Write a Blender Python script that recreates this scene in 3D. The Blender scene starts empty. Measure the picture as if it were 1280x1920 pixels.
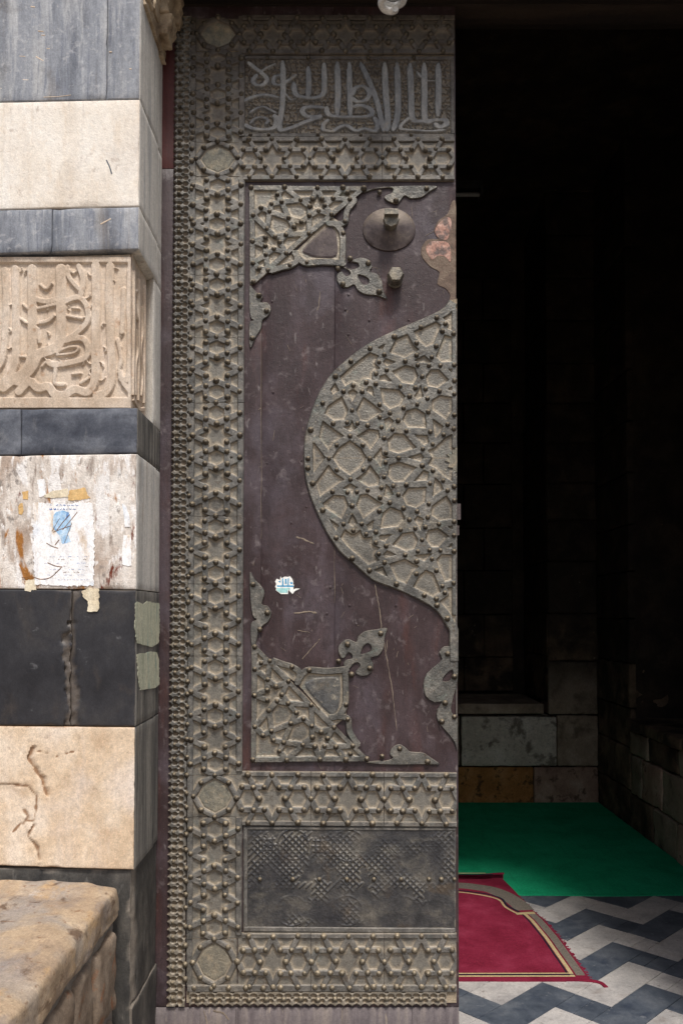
import bpy, bmesh, math, random
import numpy as np
from mathutils import Vector, noise
from mathutils.geometry import tessellate_polygon

random.seed(7)
S = bpy.context.scene
COL = S.collection

# ------------------------------------------------------------------ camera
H = 1.62                 # eye height
F = 1560.0               # focal length in photo pixels (photo 1280 x 1920)
CX, CY = 645.0, 1104.5   # principal point
TILT = math.radians(1.67)
cam = bpy.data.cameras.new("camera")
cam.sensor_fit = 'AUTO'; cam.sensor_width = 36.0
cam.lens = 36.0 * F / 1920.0
cam.shift_x = (640.0 - CX) / 1920.0
cam.shift_y = (CY - 960.0) / 1920.0
cam.clip_start = 0.05; cam.clip_end = 2000.0
co = bpy.data.objects.new("camera", cam); COL.objects.link(co)
co.location = (0, 0, H); co.rotation_euler = (math.radians(90) + TILT, 0, 0)
S.camera = co

# ------------------------------------------------------------------ light
SUN_EL, SUN_AZ = math.radians(59), math.radians(166)   # azimuth: clockwise from +Y
w = bpy.data.worlds.new("World"); S.world = w; w.use_nodes = True
nt = w.node_tree
sky = nt.nodes.new('ShaderNodeTexSky'); sky.sky_type = 'NISHITA'; sky.sun_disc = False
sky.sun_elevation = SUN_EL; sky.sun_rotation = SUN_AZ
sky.air_density = 1.0; sky.dust_density = 4.0; sky.ozone_density = 0.6
bg = nt.nodes['Background']; nt.links.new(sky.outputs[0], bg.inputs[0]); bg.inputs[1].default_value = 0.064
sl = bpy.data.lights.new("sun", 'SUN'); sl.energy = 1.5; sl.angle = math.radians(11); sl.color = (1.0, 0.965, 0.92)
so = bpy.data.objects.new("sun", sl); COL.objects.link(so)
sd = Vector((math.sin(SUN_AZ) * math.cos(SUN_EL), math.cos(SUN_AZ) * math.cos(SUN_EL), math.sin(SUN_EL)))
so.rotation_euler = sd.to_track_quat('Z', 'Y').to_euler(); so.location = (0, -6, 9)
S.view_settings.view_transform = 'Standard'; S.view_settings.look = 'None'
S.view_settings.gamma = 1.0; S.view_settings.exposure = 1.0
try: S.view_settings.use_curve_mapping = False
except Exception: pass
S.cycles.max_bounces = 10; S.cycles.diffuse_bounces = 7

# ------------------------------------------------------------------ measuring helpers
_c, _s = math.cos(TILT), math.sin(TILT)
def ray(px, py):
    a = (px - CX) / F; b = -(py - CY) / F
    return Vector((a, _c - b * _s, _s + b * _c))
def at(px, py, Y):                       # the point at depth Y seen at a photo pixel
    d = ray(px, py); k = Y / d.y
    return Vector((d.x * k, Y, H + d.z * k))
def atx(px, py, X):                      # ... on the plane x = X
    d = ray(px, py); k = X / d.x
    return Vector((X, d.y * k, H + d.z * k))
def atz(px, py, Z=0.0):                  # ... on a level plane
    d = ray(px, py); k = (Z - H) / d.z
    return Vector((d.x * k, d.y * k, Z))
def N(p, s, seed=0.0):
    return noise.noise(Vector((p[0] * s + seed, p[1] * s - seed * .7, p[2] * s + seed * 1.3)))
def FB(p, s, seed=0.0, o=4):
    return noise.fractal(Vector((p[0] * s + seed, p[1] * s - seed * .7, p[2] * s + seed * 1.3)), 1.0, 2.0, o)

# ------------------------------------------------------------------ materials
MATS = {}
def rgb(r, g, b): 
    f = lambda c: (c / 255 / 12.92) if c / 255 <= .04045 else ((c / 255 + .055) / 1.055) ** 2.4
    return (f(r), f(g), f(b), 1.0)
def mat(name, cols, scale=(8, 8, 8), rough=.8, metal=0.0, bump=((60, .25),), layers=(), spec=.3, detail=6, rnd=0.0, coords='Position', grain=.2):
    """procedural surface: a noise ramp of base colours plus layers of stains.
    layer = (colour, scale3, lo, hi, seed[, kind])  kind: noise | up | wear | zlow(lo..hi heights)"""
    m = bpy.data.materials.new(name); m.use_nodes = True
    t = m.node_tree; n = t.nodes; L = t.links
    p = n['Principled BSDF']
    if coords == 'Position':
        g = n.new('ShaderNodeNewGeometry'); src = g.outputs['Position']
    else:
        g0 = n.new('ShaderNodeTexCoord'); src = g0.outputs['Object']; g = n.new('ShaderNodeNewGeometry')
    def nz(sc, seed, det=detail, rgh=.6, dist=.3):
        mp = n.new('ShaderNodeMapping'); mp.inputs['Scale'].default_value = sc; mp.inputs['Location'].default_value = (seed * 3.1, seed * 1.7, seed * 2.3)
        L.new(src, mp.inputs['Vector'])
        x = n.new('ShaderNodeTexNoise'); x.inputs['Scale'].default_value = 1; x.inputs['Detail'].default_value = det
        x.inputs['Roughness'].default_value = rgh; x.inputs['Distortion'].default_value = dist
        L.new(mp.outputs[0], x.inputs['Vector']); return x.outputs['Fac']
    r = n.new('ShaderNodeValToRGB'); e = r.color_ramp.elements
    lo, hi = .32, .68
    e[0].position = lo; e[0].color = cols[0]; e[1].position = hi; e[1].color = cols[-1]
    for i, c in enumerate(cols[1:-1]):
        q = e.new(lo + (hi - lo) * (i + 1) / (len(cols) - 1)); q.color = c
    L.new(nz(scale, hash(name) % 17 if False else sum(map(ord, name)) % 17), r.inputs[0])
    cur = r.outputs[0]
    for ly in layers:
        c, sc, a, b, seed = ly[:5]; kind = ly[5] if len(ly) > 5 else 'noise'; amt = ly[6] if len(ly) > 6 else 1.0
        if kind == 'noise': fac = nz(sc, seed + 5)
        elif kind == 'up':
            sx = n.new('ShaderNodeSeparateXYZ'); L.new(g.outputs['Normal'], sx.inputs[0]); fac = sx.outputs[2]
        elif kind == 'wear':
            at_ = n.new('ShaderNodeAttribute'); at_.attribute_name = 'wear'; fac = at_.outputs['Fac']
        elif kind.startswith('attr:'):
            at_ = n.new('ShaderNodeAttribute'); at_.attribute_name = kind[5:]; fac = at_.outputs['Fac']
        elif kind == 'z':
            sx = n.new('ShaderNodeSeparateXYZ'); L.new(g.outputs['Position'], sx.inputs[0])
            ad = n.new('ShaderNodeMath'); ad.operation = 'MULTIPLY_ADD'; ad.inputs[1].default_value = .35
            L.new(nz(sc, seed + 3), ad.inputs[0]); L.new(sx.outputs[2], ad.inputs[2]); fac = ad.outputs[0]
        mr = n.new('ShaderNodeMapRange'); mr.inputs[1].default_value = a; mr.inputs[2].default_value = b
        mr.inputs[4].default_value = amt; mr.clamp = True
        L.new(fac, mr.inputs[0])
        mx = n.new('ShaderNodeMix'); mx.data_type = 'RGBA'
        L.new(mr.outputs[0], mx.inputs[0]); L.new(cur, mx.inputs[6]); mx.inputs[7].default_value = c
        cur = mx.outputs[2]
    if rnd:
        oi = n.new('ShaderNodeObjectInfo'); mr = n.new('ShaderNodeMapRange'); mr.inputs[3].default_value = 1 - rnd; mr.inputs[4].default_value = 1 + rnd
        L.new(oi.outputs['Random'], mr.inputs[0])
        hs = n.new('ShaderNodeHueSaturation'); L.new(mr.outputs[0], hs.inputs['Value']); L.new(cur, hs.inputs['Color']); cur = hs.outputs[0]
    if grain:
        for gs, gd in (((210, 210, 210), grain), ((70, 70, 55), grain * .8)):
            mr = n.new('ShaderNodeMapRange'); mr.inputs[1].default_value = .3; mr.inputs[2].default_value = .7; mr.inputs[3].default_value = 1 - gd; mr.inputs[4].default_value = 1 + gd
            L.new(nz(gs, 21, 4, .7), mr.inputs[0])
            hs = n.new('ShaderNodeHueSaturation'); L.new(mr.outputs[0], hs.inputs['Value']); L.new(cur, hs.inputs['Color']); cur = hs.outputs[0]
    L.new(cur, p.inputs['Base Color'])
    p.inputs['Metallic'].default_value = metal
    p.inputs['Specular IOR Level'].default_value = spec
    rr = n.new('ShaderNodeMapRange'); rr.inputs[3].default_value = max(.05, rough - .12); rr.inputs[4].default_value = min(1, rough + .12)
    L.new(nz((30, 30, 30), 9, 3), rr.inputs[0]); L.new(rr.outputs[0], p.inputs['Roughness'])
    nor = None
    for sc, st in bump:
        if not isinstance(sc, tuple): sc = (sc, sc, sc)
        b = n.new('ShaderNodeBump'); b.inputs['Strength'].default_value = st; b.inputs['Distance'].default_value = .004
        L.new(nz(sc, 2, 5), b.inputs['Height'])
        if nor: L.new(nor, b.inputs['Normal'])
        nor = b.outputs[0]
    if nor: L.new(nor, p.inputs['Normal'])
    MATS[name] = m; return m

C = rgb
V = lambda x, y, z: (x, y, z)
mat('slab_grey', [C(112, 117, 126), C(142, 146, 153), C(172, 173, 174)], (12, 12, 2.0), .55,
    layers=[(C(82, 86, 96), V(11, 11, 2.4), .53, .68, 1, 'noise', .75), (C(190, 191, 192), V(26, 26, 3.0), .55, .68, 4, 'noise', .7),
            (C(98, 92, 86), V(5, 5, 4), .6, .72, 7, 'noise', .6), (C(104, 110, 124), V(70, 70, 6), .55, .66, 13, 'noise', .6), (C(184, 184, 186), V(40, 40, 40), .57, .68, 15, 'noise', .5), (C(104, 94, 84), V(12, 12, 1.5), .6, .72, 18, 'noise', .6), (C(225, 215, 200), V(70, 70, 130), .70, .74, 8)], bump=((50, .3), ((120, 120, 14), .25)), rnd=.06, grain=.18)
mat('slab_white', [C(222, 210, 194), C(238, 230, 218), C(244, 240, 232)], (6, 6, 2.5), .6,
    layers=[(C(214, 196, 172), V(16, 16, 3), .56, .72, 2, 'noise', .6), (C(208, 200, 192), V(4, 4, 3), .56, .72, 5, 'noise', .6), (C(228, 214, 196), V(40, 40, 40), .55, .7, 9, 'noise', .5), (C(188, 178, 168), V(50, 50, 7), .62, .72, 12, 'noise', .5), (C(196, 170, 140), V(9, 9, 2), .58, .72, 18, 'noise', .6), (C(176, 160, 146), V(26, 26, 26), .62, .7, 20, 'noise', .5), (C(120, 100, 85), V(60, 60, 90), .71, .75, 6)], bump=((70, .35), (200, .3)), rnd=.03, grain=.12)
mat('slab_side', [C(176, 174, 168), C(204, 201, 194), C(218, 213, 204)], (20, 20, 1.2), .6,
    layers=[(C(140, 118, 96), V(34, 34, 2.2), .6, .72, 3, 'noise', .8), (C(150, 153, 158), V(26, 26, 1.6), .54, .68, 8, 'noise', .7), (C(96, 82, 70), V(60, 60, 5), .66, .74, 11, 'noise', .7)], bump=((60, .3),), rnd=.07)
mat('slab_side_dark', [C(66, 66, 65), C(104, 102, 98), C(142, 138, 130)], (30, 30, 2), .65,
    layers=[(C(150, 142, 128), V(40, 40, 3), .6, .7, 3, 'noise', .7), (C(44, 44, 44), V(12, 12, 4), .55, .7, 8, 'noise', .7)], bump=((60, .25),))
mat('slab_slate', [C(62, 66, 76), C(84, 88, 97), C(116, 120, 128)], (8, 8, 12), .55,
    layers=[(C(150, 150, 150), V(16, 16, 7), .6, .75, 3, 'noise', .6), (C(50, 52, 60), V(5, 5, 24), .55, .7, 6, 'noise', .6)], bump=((50, .12),))
mat('slab_black', [C(36, 36, 40), C(48, 48, 52), C(62, 60, 60)], (7, 7, 5), .5,
    layers=[(C(72, 64, 58), V(10, 10, 5), .58, .72, 3, 'noise', .6), (C(112, 112, 114), V(18, 18, 30), .66, .74, 6, 'noise', .5),
            (C(92, 85, 79), V(30, 30, 30), .15, .85, 0, 'wear'), (C(140, 128, 115), V(55, 55, 120), .73, .77, 9, 'noise', .6)], bump=((80, .18),), spec=.4)
mat('slab_stained', [C(196, 186, 176), C(222, 214, 205), C(240, 236, 230)], (14, 14, 7), .75,
    layers=[(C(168, 148, 132), V(9, 9, 4), .48, .62, 4, 'noise', .85), (C(140, 124, 112), V(30, 30, 7), .56, .65, 11, 'noise', .75), (C(240, 238, 236), V(20, 20, 5), .55, .6, 13, 'noise', .85), (C(160, 108, 52), V(15, 15, 5), .585, .64, 2), (C(112, 54, 36), V(17, 17, 7), .635, .68, 2),
            (C(132, 124, 118), V(26, 26, 18), .6, .67, 7, 'noise', .8), (C(250, 248, 245), V(50, 50, 20), .6, .66, 17, 'noise', .8)], bump=((45, .6), (160, .5)), grain=.18)
mat('slab_cream', [C(200, 175, 146), C(214, 193, 167), C(228, 213, 194)], (7, 7, 5), .7,
    layers=[(C(214, 200, 188), V(12, 12, 2.2), .55, .7, 3, 'noise', .7), (C(184, 150, 116), V(6, 6, 6), .6, .75, 6, 'noise', .6), (C(222, 210, 200), V(3, 3, 3), .5, .66, 16, 'noise', .7), (C(168, 146, 126), V(45, 45, 45), .6, .7, 18, 'noise', .5), (C(150, 128, 112), V(20, 20, 2), .62, .72, 9, 'noise', .5),
            (C(152, 122, 96), V(30, 30, 30), .1, .8, 0, 'wear')], bump=((60, .2), (220, .15)))
mat('slab_inscribed', [C(180, 160, 139), C(200, 182, 162), C(216, 203, 188)], (8, 8, 5), .72,
    layers=[(C(228, 214, 200), V(18, 18, 3), .58, .7, 3, 'noise', .7), (C(170, 134, 104), V(40, 40, 40), .6, .7, 6, 'noise', .6)], bump=((90, .3), (220, .2)))
mat('bench_stone', [C(136, 118, 102), C(168, 147, 122), C(190, 170, 144)], (5, 5, 5), .75,
    layers=[(C(150, 142, 134), V(3.2, 3.2, 3.2), .47, .6, 3, 'noise', .85), (C(186, 152, 106), V(11, 6, 11), .56, .68, 6, 'noise', .7), (C(138, 130, 126), V(6, 3, 6), .52, .64, 18, 'noise', .7), (C(84, 60, 42), V(16, 10, 16), .58, .68, 9, 'noise', .8),
            (C(190, 190, 192), V(7, 4, 7), .66, .74, 12, 'noise', .8), (C(120, 82, 52), V(40, 40, 40), .6, .68, 15, 'noise', .6)], bump=((24, .4), (90, .5), (260, .3)))
mat('mortar', [C(110, 102, 94), C(138, 130, 120)], (20, 20, 20), .9, bump=((90, .5),))
mat('rubble_stone', [C(94, 82, 70), C(122, 107, 92), C(146, 132, 116)], (9, 9, 9), .85,
    layers=[(C(140, 90, 56), V(14, 14, 14), .58, .68, 3, 'noise', .7), (C(90, 84, 80), V(7, 7, 7), .55, .7, 5, 'noise', .7)], bump=((40, .5), (160, .4)), rnd=.08)
mat('worn_basalt', [C(52, 51, 50), C(72, 70, 67), C(98, 94, 88)], (12, 12, 7), .65,
    layers=[(C(140, 136, 130), V(24, 24, 6), .6, .7, 3, 'noise', .7), (C(40, 38, 38), V(6, 6, 4), .55, .7, 5, 'noise', .6), (C(128, 120, 110), V(20, 20, 20), .2, .8, 0, 'wear')], bump=((40, .4), (120, .35)))
mat('corbel_stone', [C(124, 106, 86), C(168, 150, 126), C(196, 180, 156)], (14, 14, 10), .85, layers=[(C(60, 44, 34), V(25, 25, 12), .56, .7, 3, 'noise', .8)], bump=((50, .5), (160, .4)))
# metal: brass sheet gone dull, with dust lying in it
DUST = C(156, 144, 126)
STR = [C(78, 78, 76), C(107, 105, 101), C(135, 131, 124)]
DL = [(C(124, 120, 111), V(30, 30, 30), .0, .9, 3, 'attr:cell', .75), (C(166, 153, 133), V(9, 9, 9), .2, 1.0, 3, 'attr:wear', .85)]
mat('brass_strap', STR, (26, 26, 26), .55, metal=.2,
    layers=[(C(142, 133, 118), V(9, 9, 9), .52, .72, 3, 'noise', .5), (C(66, 66, 64), V(45, 45, 45), .57, .68, 6, 'noise', .7)] + DL + [(C(62, 60, 58), V(5, 5, 5), .5, .68, 14, 'noise', .55), (C(116, 122, 118), V(16, 16, 16), .6, .7, 17, 'noise', .5), (C(70, 56, 42), V(30, 30, 30), .6, .68, 19, 'noise', .55), (DUST, V(1, 1, 1), .6, 1.0, 0, 'up', .5),
            (C(60, 46, 34), V(9, 9, 9), 3.45, 3.9, 4, 'z', .6), (C(160, 148, 130), V(12, 12, 12), 1.3, .1, 2, 'z', .12)], bump=((70, .5), (220, .5)), spec=.5, grain=.22)
mat('brass_cast', [C(82, 81, 78), C(110, 108, 102), C(137, 132, 123)], (22, 22, 22), .45, metal=.35,
    layers=[(C(76, 75, 70), V(60, 60, 60), .55, .66, 6, 'noise', .7), (C(150, 138, 116), V(11, 11, 11), .58, .7, 8, 'noise', .45)] + DL + [(DUST, V(1, 1, 1), .6, 1.0, 0, 'up', .5), (C(64, 62, 58), V(6, 6, 6), .5, .66, 14, 'noise', .55), (C(112, 120, 112), V(18, 18, 18), .6, .7, 17, 'noise', .5), (C(74, 58, 42), V(36, 36, 36), .6, .68, 19, 'noise', .5), (C(172, 160, 136), V(90, 90, 90), .62, .7, 12, 'noise', .6)], bump=((150, .7), (60, .4)), spec=.55, grain=.24)
mat('brass_dusty', [C(128, 116, 99), C(154, 139, 118), C(172, 157, 134)], (22, 22, 22), .88,
    layers=[(C(112, 108, 99), V(12, 12, 12), .53, .66, 4, 'noise', .75), (C(170, 132, 92), V(7, 7, 7), .64, .74, 7, 'noise', .4), (C(180, 165, 142), V(10, 10, 10), 1.1, .1, 2, 'z', .45)], bump=((80, .5), (240, .5)), grain=.22)
mat('brass_inset', [C(100, 100, 93), C(126, 122, 109), C(146, 138, 121)], (34, 34, 34), .65, metal=.1,
    layers=[(C(82, 86, 86), V(16, 16, 16), .55, .68, 4, 'noise', .7), (C(164, 148, 124), V(22, 22, 22), .55, .68, 7, 'noise', .65), (C(172, 158, 136), V(12, 12, 12), 1.2, .1, 2, 'z', .35)], bump=((60, .8), (200, .6)), rnd=.1, grain=.24)
mat('stud_metal', [C(54, 48, 40), C(78, 70, 59), C(104, 95, 80)], (60, 60, 60), .42, metal=.4,
    layers=[(C(158, 143, 118), V(1, 1, 1), .25, .85, 0, 'up', .75), (C(160, 148, 126), V(12, 12, 12), 1.1, .2, 2, 'z', .45)], bump=((180, .6),), spec=.5, rnd=.2)
mat('script_metal', [C(98, 99, 101), C(122, 122, 121), C(146, 144, 139)], (20, 20, 8), .55, metal=.25,
    layers=[(C(100, 98, 94), V(60, 60, 60), .57, .7, 3, 'noise', .6), (C(140, 128, 108), V(16, 16, 16), .6, .7, 5, 'noise', .5)], bump=((80, .3),), spec=.4)
mat('knot_metal', [C(70, 71, 73), C(92, 92, 91), C(116, 112, 104)], (14, 14, 14), .42, metal=.3,
    layers=[(C(150, 143, 128), V(9, 9, 14), .54, .68, 3, 'noise', .75), (C(92, 80, 64), V(12, 12, 12), .58, .7, 6, 'noise', .6), (C(58, 58, 62), V(6, 6, 4), .5, .64, 11, 'noise', .7), (C(168, 160, 142), V(50, 50, 50), .60, .68, 8, 'noise', .6)], bump=((50, .5), (200, .5)), spec=.5, grain=.25)
mat('knot_relief', [C(54, 54, 56), C(76, 75, 75), C(102, 98, 92)], (14, 14, 14), .42, metal=.3, layers=[(C(96, 82, 66), V(12, 12, 12), .58, .7, 6, 'noise', .6), (C(128, 123, 112), V(10, 10, 16), .54, .70, 3, 'noise', .5), (C(56, 56, 60), V(6, 6, 4), .5, .64, 11, 'noise', .7), (C(178, 170, 152), V(1, 1, 1), .3, 1.0, 0, 'attr:wear', .42)], bump=((120, .6), (50, .4)), spec=.5, grain=.25)
mat('brass_scroll', STR, (40, 40, 40), .55, metal=.2, layers=[(C(150, 138, 118), V(14, 14, 14), .52, .7, 3, 'noise', .5), (C(116, 102, 84), V(1, 1, 1), .3, 1.0, 0, 'attr:cell', .9), (DUST, V(1, 1, 1), .5, 1.0, 0, 'up', .5), (C(176, 160, 134), V(12, 12, 12), 1.2, .1, 2, 'z', .4)], bump=((90, .4),), spec=.5)
mat('door_wood_rust', [C(58, 39, 38), C(74, 53, 51), C(88, 71, 72)], (12, 12, 2), .5, layers=[(C(98, 56, 44), V(14, 14, 1.6), .56, .72, 3, 'noise', .6), (C(96, 90, 98), V(9, 9, 4), .56, .7, 6, 'noise', .6)], bump=((60, .3), (220, .25)), spec=.4)
mat('grimy_metal', [C(40, 40, 40), C(58, 57, 55)], (20, 20, 20), .6, bump=())
mat('knot_bar', [C(54, 55, 58), C(72, 72, 74), C(92, 90, 86)], (40, 40, 40), .42, metal=.35, layers=[(C(120, 116, 106), V(9, 9, 14), .54, .7, 3, 'noise', .6)], bump=((120, .4),), spec=.5)
mat('copper_bare', [C(128, 98, 88), C(164, 126, 111), C(178, 150, 138)], (30, 30, 30), .5, metal=.25,
    layers=[(C(98, 86, 82), V(34, 34, 24), .48, .58, 3, 'noise', .95), (C(112, 104, 96), V(26, 26, 26), .58, .66, 6, 'noise', .7)], bump=((60, .6),), grain=.22)
mat('patina_sheet', [C(84, 70, 62), C(106, 90, 78), C(122, 108, 94)], (24, 24, 24), .6, metal=.2, layers=[(C(96, 124, 108), V(18, 18, 18), .64, .7, 3, 'noise', .7), (C(140, 110, 96), V(14, 14, 14), .6, .7, 9, 'noise', .6)], bump=((50, .5), (140, .4)))
mat('door_wood', [C(48, 34, 35), C(60, 46, 47), C(76, 63, 66)], (9, 9, 4), .45,
    layers=[(C(86, 52, 44), V(9, 9, 1.4), .54, .70, 3, 'noise', .6), (C(90, 83, 91), V(5, 5, 3.4), .52, .72, 6, 'noise', .6), (C(52, 41, 42), V(14, 14, 7), .52, .66, 9, 'noise', .7),
            (C(142, 135, 134), V(50, 50, 16), .62, .72, 12, 'noise', .5), (C(128, 119, 119), V(26, 26, 26), .58, .72, 14, 'noise', .45), (C(48, 38, 40), V(80, 80, 60), .6, .68, 15, 'noise', .55), (C(205, 198, 190), V(150, 150, 120), .73, .76, 16, 'noise', .8)],
    bump=(((120, 120, 14), .2), (60, .3), (220, .25)), spec=.4, rnd=.02, grain=.2)
mat('door_wood_red', [C(70, 34, 33), C(84, 44, 42), C(98, 58, 56)], (10, 10, 1.3), .55, bump=((90, .15),))
mat('door_wood_bare', [C(98, 90, 92), C(120, 112, 112), C(140, 130, 124)], (30, 30, 2), .7, layers=[(C(84, 74, 80), V(14, 14, 2), .55, .7, 3, 'noise', .7), (C(172, 158, 140), V(60, 60, 7), .62, .7, 6, 'noise', .6)], bump=(((200, 200, 10), .3), (60, .2)))
mat('crack_line', [C(118, 106, 94), C(146, 133, 118)], (40, 40, 40), .9, bump=((200, .3),))
mat('nut_iron', [C(88, 86, 80), C(116, 112, 104), C(150, 142, 126)], (40, 40, 40), .5, metal=.5, layers=[(C(160, 146, 118), V(1, 1, 1), .3, .9, 0, 'up', .8), (C(60, 52, 44), V(60, 60, 60), .58, .7, 3, 'noise', .7)], bump=((120, .5),))
mat('boss_metal', [C(68, 60, 60), C(84, 75, 74), C(102, 93, 88)], (20, 20, 20), .5, metal=.2, layers=[(C(132, 120, 104), V(1, 1, 1), .05, .5, 0, 'up', .85), (C(126, 114, 100), V(50, 50, 50), .6, .7, 3, 'noise', .5)], bump=((70, .2), (200, .2)))
mat('lintel_wood', [C(24, 19, 16), C(36, 28, 22), C(48, 38, 30)], (2, 20, 20), .85, bump=((60, .4),))
mat('sticker_white', [C(232, 234, 230), C(246, 246, 240)], (30, 30, 30), .6, bump=((80, .1),))
mat('sticker_blue', [C(70, 150, 196), C(92, 170, 208)], (60, 60, 60), .6, bump=((80, .1),))
mat('sticker_aqua', [C(150, 206, 206), C(176, 222, 220)], (60, 60, 60), .6, bump=((80, .1),))
mat('paper_white', [C(228, 228, 230), C(246, 246, 246), C(250, 250, 248)], (20, 20, 9), .75, layers=[(C(206, 180, 146), V(26, 26, 7), .57, .68, 3, 'noise', .75), (C(170, 150, 130), V(50, 50, 12), .62, .7, 9, 'noise', .6), (C(210, 225, 240), V(9, 9, 9), .56, .72, 6, 'noise', .6)], bump=((40, .3),))
mat('paper_old', [C(206, 192, 164), C(222, 210, 184), C(236, 228, 206)], (24, 24, 12), .8, layers=[(C(164, 128, 92), V(30, 30, 20), .6, .7, 3, 'noise', .8)], bump=((60, .6),))
mat('paper_tape', [C(206, 166, 106), C(226, 192, 136)], (30, 30, 12), .5, layers=[(C(150, 104, 50), V(50, 50, 50), .58, .7, 3, 'noise', .7)], bump=((60, .4),))
mat('paper_green', [C(160, 164, 142), C(186, 188, 166), C(202, 198, 172)], (40, 40, 5), .8, layers=[(C(120, 156, 152), V(26, 26, 6), .58, .7, 3, 'noise', .8), (C(96, 84, 64), V(80, 80, 9), .62, .7, 6, 'noise', .7)], bump=((100, .4),))
mat('ink_blue', [C(92, 118, 172), C(120, 146, 196)], (60, 60, 60), .8, bump=())
mat('print_sky', [C(128, 178, 220), C(176, 208, 236), C(206, 226, 242)], (50, 50, 50), .8, layers=[(C(84, 130, 190), V(70, 70, 40), .58, .66, 3)], bump=())
mat('ink_brown', [C(92, 62, 40), C(140, 96, 56)], (60, 60, 60), .8, bump=())
mat('glass_white', [C(214, 214, 212), C(228, 228, 226)], (9, 9, 9), .25, bump=(), spec=.6)
mat('plastic_grey', [C(150, 150, 148), C(170, 170, 168)], (9, 9, 9), .5, bump=())
mat('cable', [C(20, 20, 20), C(30, 30, 30)], (9, 9, 9), .6, bump=())
# inside
mat('tile_white', [C(158, 155, 154), C(182, 178, 175), C(196, 191, 186)], (7, 7, 7), .4, layers=[(C(150, 142, 136), V(12, 12, 12), .56, .7, 3, 'noise', .7), (C(120, 112, 106), V(40, 40, 40), .62, .7, 6, 'noise', .7)], bump=((40, .1),), rnd=.06, spec=.4)
mat('tile_blue', [C(66, 73, 84), C(84, 91, 101), C(106, 111, 118)], (8, 8, 8), .4, layers=[(C(52, 60, 76), V(12, 12, 12), .56, .7, 3, 'noise', .7), (C(140, 142, 146), V(30, 30, 30), .63, .7, 6, 'noise', .6)], bump=((40, .1),), rnd=.09, spec=.4)
mat('grout', [C(120, 110, 102), C(140, 130, 120)], (30, 30, 30), .9, bump=((100, .3),))
mat('carpet_green', [C(26, 150, 104), C(32, 164, 116), C(40, 172, 124)], (5, 5, 5), .95, layers=[(C(24, 136, 94), V(3, 3, 3), .5, .7, 3, 'noise', .6), (C(70, 150, 120), V(160, 160, 160), .7, .75, 5, 'noise', .6), (C(24, 120, 84), V(60, 4, 60), .56, .7, 8, 'noise', .4)], bump=((300, .5), (40, .15)), spec=.1)
mat('rug_red', [C(110, 28, 48), C(124, 36, 58), C(136, 48, 70)], (6, 6, 6), .95, layers=[(C(186, 110, 116), V(90, 90, 90), .68, .74, 3, 'noise', .6), (C(98, 20, 38), V(4, 4, 4), .52, .7, 7, 'noise', .6)], bump=(((500, 60, 60), .5), (30, .2)), spec=.1)
mat('rug_beige', [C(170, 152, 112), C(190, 172, 132)], (60, 60, 60), .95, bump=((300, .5),), spec=.1)
mat('rug_navy', [C(26, 26, 40), C(40, 38, 52)], (60, 60, 60), .95, bump=((300, .5),), spec=.1)
mat('rug_grey', [C(98, 92, 86), C(126, 118, 108)], (160, 160, 160), .95, bump=((300, .5),), spec=.1)
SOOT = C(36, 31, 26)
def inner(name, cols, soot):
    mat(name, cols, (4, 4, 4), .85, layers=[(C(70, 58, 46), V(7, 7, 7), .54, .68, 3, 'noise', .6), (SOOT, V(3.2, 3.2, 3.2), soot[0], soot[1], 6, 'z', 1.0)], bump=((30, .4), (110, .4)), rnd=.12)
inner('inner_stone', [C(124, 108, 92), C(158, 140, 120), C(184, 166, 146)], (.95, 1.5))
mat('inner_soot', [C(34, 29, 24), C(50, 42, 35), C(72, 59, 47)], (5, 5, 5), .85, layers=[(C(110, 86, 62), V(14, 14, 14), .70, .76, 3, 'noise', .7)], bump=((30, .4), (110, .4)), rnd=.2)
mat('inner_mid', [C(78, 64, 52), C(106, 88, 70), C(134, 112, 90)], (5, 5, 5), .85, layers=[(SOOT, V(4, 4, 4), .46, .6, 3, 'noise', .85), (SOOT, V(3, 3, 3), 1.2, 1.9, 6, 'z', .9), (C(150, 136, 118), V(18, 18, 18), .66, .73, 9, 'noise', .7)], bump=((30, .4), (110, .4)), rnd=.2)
mat('inner_white', [C(196, 186, 168), C(214, 205, 188), C(226, 218, 204)], (5, 5, 5), .8, layers=[(C(112, 100, 86), V(7, 7, 7), .53, .62, 3, 'noise', .85), (C(160, 148, 130), V(30, 30, 30), .55, .66, 7, 'noise', .7)], bump=((40, .3),))
mat('inner_orange', [C(150, 104, 56), C(176, 124, 70), C(190, 142, 90)], (6, 6, 6), .85, layers=[(C(74, 56, 38), V(12, 12, 12), .56, .64, 3, 'noise', .85), (C(120, 92, 60), V(40, 40, 40), .56, .66, 7, 'noise', .7)], bump=((40, .5),))
mat('inner_pink', [C(146, 116, 100), C(172, 142, 122), C(188, 164, 144)], (6, 6, 6), .85, layers=[(C(82, 62, 50), V(14, 14, 14), .56, .66, 3, 'noise', .8)], bump=((40, .5),))
mat('street', [C(112, 104, 96), C(138, 128, 116), C(154, 144, 132)], (2, 2, 2), .9, layers=[(C(90, 84, 78), V(.7, .7, .7), .5, .65, 3, 'noise', .6)], bump=((20, .5), (90, .4)))
mat('facade_stone', [C(150, 134, 112), C(172, 154, 130), C(188, 172, 148)], (2, 2, 2), .85, bump=((20, .4),))

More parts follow.
